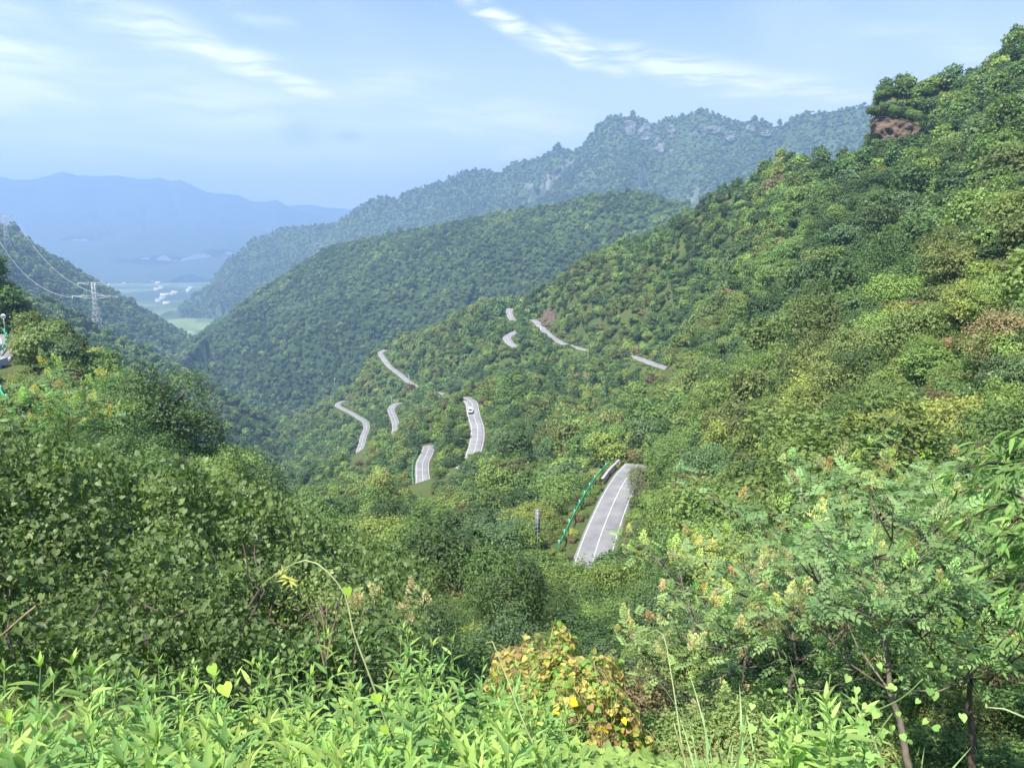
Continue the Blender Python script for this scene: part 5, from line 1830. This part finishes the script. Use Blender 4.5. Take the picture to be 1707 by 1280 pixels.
def low_tangle(cx, cy, d, rx, h, n, nthr, colr, thread, label, seed, T=T_OVATE, size=.06):
    g = np.random.default_rng(seed)
    c = P(cx, cy, d)
    root = tag(empty('low_bush', c), label, 'bush')
    u, r = g.random(n) * 6.283, np.sqrt(g.random(n))
    x_, y_ = rx * r * np.cos(u), rx * r * np.sin(u) * .8
    z_ = ground_at(c[0] + x_, c[1] + y_) - c[2] + h * (1 - r ** 2) * (.6 + .5 * g.random(n)) * (1 + .4 * fbm(x_ * 2 + seed, y_ * 2, 2))
    pos = np.stack([x_, y_, z_], 1)
    o = obj('foliage', leaf_mesh('low_leaves', [scatter(T, pos, unit(g.normal(size=(n, 3)) + np.array([0, 0, .15])), unit(np.array([0, -.2, 1]) + .5 * g.normal(size=(n, 3))), size * (.7 + .6 * g.random(n)), .45 + .2 * g.normal(size=n))], M_LEAF_SOFT), root)
    o['leaf_colour'] = list(colr)
    o['kind'] = 'stuff'
    if nthr:
        b = MB()
        for i in range(nthr):
            j = g.integers(0, n)
            q = pos[j] + np.cumsum(g.normal(size=(5, 3)) * np.array([.1, .1, .05]), axis=0)
            b.tube(q, .0055, 3)
        t_ = b.build('tangled_threads', simple_mat('thread_%d' % seed, thread, .7, noise=.25, scale=4), root)
        t_['kind'] = 'stuff'
    return root


low_tangle(1010, 1205, 9.0, .9, .7, 2200, 260, (.15, .17, .06), (.34, .17, .08), 'reddish brown tangle of dry vine at the foot of the orange mound', 51)
low_tangle(1110, 1170, 9.6, 1.1, .7, 2400, 260, (.16, .13, .07), (.32, .17, .09), 'brown withered bush right of the orange mound', 52)
low_tangle(1060, 1260, 7.2, 1.0, .5, 2600, 60, (.15, .23, .06), (.3, .2, .1), 'patch of low bright green bush at the bottom centre', 53)
low_tangle(1180, 1240, 7.6, 1.0, .6, 2600, 160, (.14, .16, .07), (.34, .2, .1), 'low mixed brown and green bush behind the tall grass', 54)
low_tangle(820, 1110, 8.6, .9, .8, 2400, 60, (.085, .14, .05), (.2, .14, .1), 'dark green low bush left of the orange mound', 55, T_HEART, .07)
low_tangle(700, 1040, 9.8, 1.0, .8, 2400, 20, (.12, .19, .055), (.2, .14, .1), 'light green low bush behind the weeds in the middle', 56)
low_tangle(905, 985, 13.0, 1.3, 1.0, 2600, 30, (.10, .16, .05), (.3, .2, .1), 'green leafy bush just above the orange mound', 57, T_HEART, .08)
low_tangle(1620, 1250, 8.2, 1.1, .7, 2600, 20, (.11, .16, .06), (.2, .15, .1), 'small leaved bush at the bottom right corner', 58)

# ------------------------------------------------------------------ weeds with narrow leaves along the bottom
def weed(base, h, seed, label, lean=.12, colour=(.17, .30, .085), lmul=1.0):
    g = np.random.default_rng(seed)
    root = tag(empty('weed_plant', base, 0), None, 'weed', 'narrow leaved weeds along the bottom')
    a = g.random() * 6.28
    t = np.linspace(0, 1, 7)
    L = lean * h * (.4 + g.random())
    stem = np.stack([np.cos(a) * L * t ** 2, np.sin(a) * L * t ** 2, h * t - .06], 1)
    b = MB(); b.tube(stem, np.linspace(.0045, .002, 7), 5); b.build('stem', M_STEM, root, True)
    n = int(15 + 7 * g.random())
    k = np.concatenate([.30 + .62 * np.linspace(0, 1, n) ** .8, np.full(5, .985)])
    m_ = len(k)
    th = np.arange(m_) * 2.4 + g.random() * 6
    el = np.concatenate([np.interp(k[:n], [.3, .95], [.1, .75]), .9 + .5 * g.random(5)]) + g.normal(size=m_) * .15
    dv = np.stack([np.cos(th) * np.cos(el), np.sin(th) * np.cos(el), np.sin(el)], 1)
    nn = np.stack([-np.cos(th) * np.sin(el), -np.sin(th) * np.sin(el), np.cos(el)], 1) + .25 * g.normal(size=(m_, 3))
    pos = np.stack([np.interp(k, t, stem[:, c]) for c in range(3)], 1)
    size = np.concatenate([(.105 + .06 * g.random(n)) * np.interp(k[:n], [.3, .6, .95], [.9, 1.1, .8]), .05 + .04 * g.random(5)]) * lmul
    leaf_objs(root, ME_LANCE, pos, dv, nn, size, np.array(colour) * (.75 + .5 * g.random((m_, 1))), g=g)
    PENDING.append((root, label, project(np.asarray(base) + np.array([0, 0, h]))[0][0]))
    return root


g = np.random.default_rng(61)
WTOP_X = [-400, -60, 0, 60, 120, 200, 260, 330, 420, 480, 560, 640, 700, 760, 830, 900, 960]
WTOP_Y = [1080, 1090, 1090, 1105, 1062, 1135, 1125, 1120, 1115, 1078, 1075, 1035, 1040, 1060, 1085, 1150, 1230]
cnt = 0
for i in range(1600):
    d = 1.75 + 4.0 * g.random() ** .95
    px = -330 + 1290 * g.random() ** .9
    b0 = gp(px, d)
    lim = np.interp(px, WTOP_X, WTOP_Y)
    # height that brings the tip to its row of the photograph
    row = lim + (1285 - lim) * np.clip((4.9 - d) / 3.1, 0, 1) ** .9 + g.normal() * 16
    tip = P(px, row, d)
    h = tip[2] - b0[2]
    if not .22 < h < 1.5 or cnt >= 300:
        continue
    pos_word = 'at the far rim of the patch' if d > 3.6 else 'in the middle rows of the patch' if d > 2.6 else 'in the front row by the camera'
    third = 'bottom left' if px < 300 else 'bottom middle left' if px < 620 else 'bottom centre'
    weed(b0, h, 1000 + i, 'leafy weed %s, %s' % (pos_word, third), colour=[(.15, .235, .068), (.17, .25, .066), (.195, .268, .07), (.125, .21, .066)][i % 4], lmul=.75 + .5 * g.random())
    cnt += 1
for i in range(20):
    d = 2.6 + 1.2 * g.random()
    px = 1330 + 160 * g.random()
    b0 = gp(px, d)
    tip = P(px, 1150 + 90 * g.random(), d)
    if .2 < tip[2] - b0[2] < 1.3:
        weed(b0, tip[2] - b0[2], 1700 + i, 'bright leafy weed at the bottom right beside the tall grass', colour=(.20, .29, .085))

# bright ground cover under the weeds
g = np.random.default_rng(62)
n = 70000
d = 1.3 + 9.0 * g.random(n)
az = -.86 + 1.72 * g.random(n)
x, y = d * np.sin(az), d * np.cos(az)
z = ground_at(x, y) + .02 + np.interp(d, [3, 7], [.26, .55]) * g.random(n) ** 1.3
k = ((np.hypot(x, y) < 4.9) | (g.random(n) < .75))
pos = np.stack([x, y, z], 1)[k]
n = len(pos)
o = obj('ground_cover', leaf_mesh('ground_cover', [scatter(T_OVATE, pos, unit(g.normal(size=(n, 3)) * np.array([1, 1, .4]) + np.array([0, 0, .2])), unit(np.array([0, 0, 1]) + .4 * g.normal(size=(n, 3))), (.045 + .05 * g.random(n)) * np.interp(np.hypot(pos[:, 0], pos[:, 1]), [4, 9], [1, 1.7]), .45 + .2 * g.normal(size=n))], M_LEAF_SOFT))
o['leaf_colour'] = [.17, .245, .07]
tag(o, 'low green leaves covering the ground under the weeds', 'ground cover', None, 'stuff')


# ------------------------------------------------------------------ tall grass, stalks, heart-leaved creepers
def grass_blade(b, p, h, lean, w, g):
    t = np.linspace(0, 1, 8)
    a = g.random() * 6.28
    dx = np.array([math.cos(a), math.sin(a), 0])
    q = p + np.outer(t ** 2.2 * lean, dx) + np.outer(h * (t - .18 * t ** 3 * lean / max(h, .1)), [0, 0, 1])
    s = np.cross(dx, [0, 0, 1.0])
    ww = w * np.sqrt(np.clip(1 - t, 0, 1)) * (.6 + .4 * np.minimum(1, t * 5))
    V = np.concatenate([(q - s * ww[:, None])[:, None], (q + np.array([0, 0, -.3]) * ww[:, None])[:, None], (q + s * ww[:, None])[:, None]], 1)
    b.add(V.reshape(-1, 3), grid_faces(8, 3))


M_BLADE = simple_mat('grass_blade', (.24, .36, .14), .5, noise=.25, scale=6)
M_STALK = simple_mat('pale_stalk', (.34, .38, .17), .6, noise=.2, scale=8)
for (px, d, top, n, label, sd) in ((1215, 3.0, 1095, 13, 'tall clump of narrow grass blades at the bottom right of centre', 1), (1185, 3.3, 1150, 9, 'shorter grass clump left of the tall blades', 2),
                                   (1425, 3.2, 1090, 9, 'clump of long grass rising through the creeper', 3), (1290, 3.1, 1160, 9, 'grass tuft between the tall clump and the creeper', 4), (1560, 3.3, 1200, 6, 'arching grass blades near the bottom right corner', 5)):
    g = np.random.default_rng(80 + sd)
    b0 = gp(px, d)
    h = P(px, top, d)[2] - b0[2]
    root = tag(empty('grass_clump', b0), label, 'grass', 'tall grass clumps')
    for i in range(n):
        b = MB()
        grass_blade(b, np.array([g.normal() * .05, g.normal() * .05, -.05]), h * (.55 + .45 * g.random()) if i else h, .08 + .35 * g.random() ** 2, .006 + .004 * g.random(), g)
        b.build('blade', M_BLADE, root)


def stalk(pts, r, label, name='bent_stalk', m=None, leaves=(), lsize=.06, lcol=(.24, .36, .06), cat='stalk'):
    q = resample([P(*a) for a in pts], .03)
    base = q[0].copy()
    root = tag(empty(name, base), label, cat)
    b = MB(); b.tube(q[::2] - base, np.linspace(r, r * .4, len(q[::2])), 6); b.build('stem', m or M_STALK, root, True)
    if len(leaves):
        pos = np.array([P(*a) for a in leaves]) - base
        n = len(pos)
        g = np.random.default_rng(len(label))
        leaf_objs(root, ME_HEART, pos, unit(np.array([.2, -.25, -.9]) + .3 * g.normal(size=(n, 3))), unit(np.array([0, -.8, .5]) + .3 * g.normal(size=(n, 3))), np.full(n, lsize) * (.8 + .4 * g.random(n)), lcol, g=g)
    return root


stalk([(655, 1230, 2.9), (640, 1195, 2.9), (618, 1130, 2.9), (590, 1055, 2.95), (572, 985, 3.0), (520, 935, 3.1), (470, 950, 3.2), (425, 985, 3.3)], .005, 'tall bent stem arching left with bright heart leaves', leaves=[(628, 1155, 2.8), (640, 1208, 2.8), (578, 978, 2.95), (352, 1108, 3.0), (372, 1140, 2.9), (648, 1245, 2.8)], lsize=.05, lcol=(.26, .38, .06))
stalk([(935, 1330, 3.4), (880, 1220, 3.5), (845, 1130, 3.6), (818, 1065, 3.7), (805, 1085, 3.7)], .006, 'thin straight stalk leaning over the dark bush left of the mound')
stalk([(1150, 1320, 3.3), (1135, 1230, 3.4), (1120, 1130, 3.5), (1104, 1055, 3.6), (1075, 1060, 3.7), (1045, 1095, 3.8)], .005, 'thin stalk bent over like a hook right of the mound')
stalk([(1170, 1320, 3.2), (1140, 1260, 3.2), (1122, 1200, 3.2), (1116, 1195, 3.2)], .008, 'short pale broken stalk at the bottom right of centre')
stalk([(1480, 1300, 3.1), (1455, 1230, 3.1), (1420, 1160, 3.1)], .007, 'pale leaning stalk beside the creeper')
stalk([(1707, 1195, 3.0), (1670, 1180, 3.0), (1625, 1178, 3.0)], .004, 'thin arching stalk at the right edge')
stalk([(60, 1010, 8.0), (35, 1030, 8.0), (0, 1060, 8.0), (-20, 1070, 8.0)], .012, 'bare dry twig across the thicket at the left edge', 'dry_twig', M_DRYSTEM, cat='twig')

# creeper with pointed heart leaves over the grass at the bottom right
g = np.random.default_rng(91)
cb = gp(1400, 3.1)
root = tag(empty('creeper', cb), 'bright green creeper with pointed leaves climbing the grass at bottom right', 'creeper')
for i, pts in enumerate(([(1340, 1290, 3.0), (1350, 1220, 3.0), (1330, 1150, 3.05)], [(1400, 1290, 3.0), (1420, 1210, 3.0), (1500, 1165, 3.0), (1540, 1130, 3.0)], [(1380, 1290, 3.0), (1375, 1200, 3.0), (1385, 1120, 3.05)],
                         [(1440, 1290, 2.9), (1460, 1230, 2.9), (1490, 1185, 2.95)], [(1310, 1290, 2.9), (1300, 1230, 2.9), (1320, 1180, 2.9)], [(1430, 1290, 2.8), (1440, 1250, 2.8), (1400, 1215, 2.8)])):
    q = resample([P(*a) for a in pts], .02) - cb
    b = MB(); b.tube(q, .003, 5); b.build('stem', M_STEM, root, True)
    n = 26
    k = g.integers(2, len(q), n)
    leaf_objs(root, ME_HEART, q[k] + g.normal(size=(n, 3)) * np.array([.09, .06, .05]), unit(np.array([0, -.3, -.7]) + .5 * g.normal(size=(n, 3))), unit(np.array([0, -.6, .8]) + .4 * g.normal(size=(n, 3))), .018 + .02 * g.random(n), np.array([.18, .28, .08]) * (.8 + .4 * g.random((n, 1))), g=g)

# shrub with dry tan flower heads behind the bent stem
for (px, py, d, label, sd) in ((607, 1008, 8.2, 'dry tan flower head left of the middle weeds', 1), (678, 1012, 8.4, 'dry tan flower head right of the first one', 2)):
    g = np.random.default_rng(100 + sd)
    top = P(px, py, d)
    base = gp(px - 40, d)
    root = tag(empty('dry_flower_plant', base), label, 'plant', 'dry flower heads')
    q = resample([(0, 0, -.1), (top - base) * .5 + np.array([-.1, 0, .1]), top - base], .1)
    b = MB(); b.tube(q, np.linspace(.012, .005, len(q)), 5); b.build('stem', M_DRYSTEM, root, True)
    for i in range(5):
        o = obj('flower_head', ME_SPRAY[i % 3], root, top - base + g.normal(size=3) * .09, (g.normal() * .5, g.normal() * .5, 0), [.16 + .08 * g.random()] * 3)
        o['leaf_colour'] = [.40, .33, .19]
        o['kind'] = 'stuff'
g = np.random.default_rng(110)
base = P(540, 1075, 8.0)
root = tag(empty('bare_shrub', base), 'shrub with bare brown stems and sparse seed heads before the thicket', 'shrub')
for (ex, ey) in ((500, 985), (540, 975), (570, 990), (525, 1000), (590, 1010), (480, 1010)):
    e_ = P(ex, ey, 8.0 + .3 * g.normal()) - base
    q = resample([(0, 0, -.3), e_ * .45 + np.array([g.normal() * .06, 0, .05]), e_], .08)
    b = MB(); b.tube(q, np.linspace(.013, .004, len(q)), 5); st = b.build('stem', M_DRYSTEM, root, True)
    n = 60
    o = obj('seed_head', leaf_mesh('seed_head', [scatter(T_OVATE, e_ + g.normal(size=(n, 3)) * .11, unit(g.normal(size=(n, 3))), unit(g.normal(size=(n, 3))), .045 * (.7 + .6 * g.random(n)), .5 + .2 * g.normal(size=n))], M_LEAF_SOFT), root)
    o['leaf_colour'] = [.16, .20, .06]
    o['kind'] = 'stuff'
base = P(505, 1000, 7.4)
root = tag(empty('yellow_sprig', base), 'sprig of bright yellow leaves in front of the thicket', 'sprig')
q = resample([(0, 0, 0), P(485, 970, 7.4) - base, P(462, 950, 7.4) - base], .05)
b = MB(); b.tube(q, .005, 5); b.build('stem', M_STALK, root, True)
n = 26
leaf_objs(root, ME_LANCE, q[g.integers(len(q) // 2, len(q), n)] + g.normal(size=(n, 3)) * .02, unit(g.normal(size=(n, 3)) * np.array([1, .6, .6]) + np.array([-.2, -.2, -.1])), unit(np.array([0, -.7, .7]) + .3 * g.normal(size=(n, 3))), .075 + .04 * g.random(n), (.32, .33, .09), g=g)
base = P(1555, 800, 12.5)

# ------------------------------------------------------------------ single plants that stand out
def landmark_tree(px, py_base, d, r, hs, shape, colour, label, name='broadleaf_tree', kind='tree', L='A', z=None):
    X = P(px, py_base, d)
    X[2] = float(ground_at(X[:1], X[1:2])[0]) if z is None else z
    root = obj(name, None, None, X, (0, 0, px), (r, r, r * hs))
    root.empty_display_size = .3
    tag(root, label, kind, 'trees on the near hillsides' if kind == 'tree' else 'shrubs on the near slopes')
    c = obj('crown' if kind == 'tree' else 'foliage', CROWN[L, shape], root)
    c['leaf_colour'] = list(colour)
    obj('trunk' if kind == 'tree' else 'stem', TRUNK[shape], root)
    LAST[0] = root


LAST = [None]
# plants clinging to the cliff
g = np.random.default_rng(120)
for i, (cx, cy_) in enumerate(((1453, 188), (1459, 184), (1466, 186), (1474, 182), (1483, 184), (1492, 187), (1502, 188), (1512, 191), (1522, 195), (1533, 200), (1470, 215), (1495, 224), (1516, 210), (1535, 214), (1462, 240), (1488, 244), (1512, 246))):
    PENDING.append((obj('shrub', None, None, P(cx, cy_, 272.5) - np.array([0, 0, .6]), (0, 0, i), [(2.0 if cy_ <= 200 or cy_ > 235 else .7) * (.8 + .4 * g.random())] * 3), 'small green shrub clinging to the red rock cliff', cx))
    rt = PENDING[-1][0]
    rt['category'] = 'shrub'
    rt['group'] = 'shrubs on the near slopes'
    c = obj('foliage', CROWN['B', 'bushy'], rt)
    c['leaf_colour'] = list(SPECIES[SP[i % 3]])
    obj('stem', TRUNK['bushy'], rt)
DG = SPECIES['dark green']
landmark_tree(795, 930, 44, 1.75, 1.0, 'conifer', DG, 'large dark conifer left of the grey sign board', 'conifer_tree')
landmark_tree(772, 800, 225, 2.6, .95, 'conifer', DG, 'dark conifer just below the van road', 'conifer_tree', L='B')
landmark_tree(430, 790, 66, .95, 1.05, 'conifer', DG, 'small pointed dark conifer on the left slope edge', 'conifer_tree')
landmark_tree(303, 720, 88, 2.3, .75, 'conifer', SPECIES['mid green'], 'broad conical tree rising from the left slope skyline', 'conifer_tree')
landmark_tree(1640, 330, 150, 3.2, .8, 'spreading', (.20, .27, .05), 'bright yellow-green spreading tree high on the right hillside')
landmark_tree(1545, 770, 42, 1.0, 1.4, 'rounded', (.24, .36, .05), 'small bright lime green tree on the lower right slope')
landmark_tree(1230, 875, 48, 1.0, .7, 'loose', (.26, .36, .05), 'small lime green shrub right of the near road', 'shrub', 'shrub')
landmark_tree(1240, 790, 70, 2.2, .8, 'loose', (.20, .125, .06), 'rusty brown shrub right of the near road end', 'shrub', 'shrub')
landmark_tree(1165, 865, 62, 2.0, .9, 'bushy', (.15, .115, .07), 'dull brown shrub beside the lower right end of the near road', 'shrub', 'shrub')
landmark_tree(1390, 870, 46, 1.7, .7, 'loose', (.21, .12, .055), 'reddish brown shrub patch on the lower right slope', 'shrub', 'shrub')
landmark_tree(1350, 820, 52, 2.1, .8, 'rounded', (.17, .19, .05), 'yellowish domed shrub between the brown ones', 'shrub', 'shrub')
landmark_tree(1090, 850, 104, 3.1, .75, 'loose', (.13, .12, .06), 'greyish shrub leaning over the right edge of the near road', 'shrub', 'shrub')
landmark_tree(1078, 812, 113, 3.4, .8, 'rounded', (.115, .125, .06), 'grey-green shrub hiding the far end of the near road', 'shrub', 'shrub')
landmark_tree(1350, 640, 95, 3.2, .7, 'spreading', (.15, .20, .05), 'wide pale green spreading tree in the middle of the right hillside')
landmark_tree(1450, 560, 105, 3.4, .9, 'rounded', (.075, .13, .05), 'large rounded dark tree below the middle of the right hillside')
g = np.random.default_rng(130)
for i in range(26):                                        # the wood on top of the cliff
    cx, dd = 1458 + 125 * g.random(), 277.5 + 22 * g.random() ** 1.4
    r_ = 1.7 + 1.3 * g.random()
    landmark_tree(cx, 190, dd, r_, .85, ('rounded', 'spreading', 'bushy')[i % 3], SPECIES[('mid green', 'dark green', 'light green')[i % 3]], None, L='B')
    PENDING.append((LAST[0], '%s tree on the hilltop right behind the red cliff' % ('rounded', 'spreading', 'low')[i % 3], cx))
for i, (cx, cy_, dd, r_, where) in enumerate(((690, 820, 240, 1.5, 'below the road bend under the van'), (702, 822, 238, 1.7, 'below the road bend under the van'), (714, 818, 240, 1.6, 'below the road bend under the van'), (722, 808, 244, 1.5, 'below the road bend under the van'), (676, 824, 238, 1.2, 'below the road bend under the van'),
                                            (786, 762, 246, 1.7, 'at the lower end of the van road'), (797, 760, 248, 1.6, 'at the lower end of the van road'), (776, 768, 243, 1.8, 'at the lower end of the van road'), (588, 778, 514, 2.4, 'at the lower end of the zigzag road'), (598, 774, 520, 2.4, 'at the lower end of the zigzag road'), (578, 780, 512, 2.4, 'at the lower end of the zigzag road'),
                                            (965, 940, 82, 1.2, 'at the bottom of the near road'), (985, 945, 81, 1.3, 'at the bottom of the near road'), (1005, 940, 83, 1.3, 'at the bottom of the near road'), (1022, 930, 86, 1.4, 'at the bottom of the near road'), (657, 728, 470, 2.2, 'below the short twisting road'), (666, 724, 474, 2.2, 'below the short twisting road'),
                                            (1060, 862, 101, 1.5, 'leaning in from the right of the near road'), (1066, 838, 107, 1.7, 'leaning in from the right of the near road'), (1052, 885, 96, 1.3, 'leaning in from the right of the near road'))):
    landmark_tree(cx, cy_, dd, r_, .9, ('bushy', 'loose')[i % 2], SPECIES[('olive green', 'mid green', 'light green')[i % 3]], None, 'shrub', 'shrub', 'B')
    PENDING.append((LAST[0], 'leafy bush ' + where, cx))
settle_labels(None)
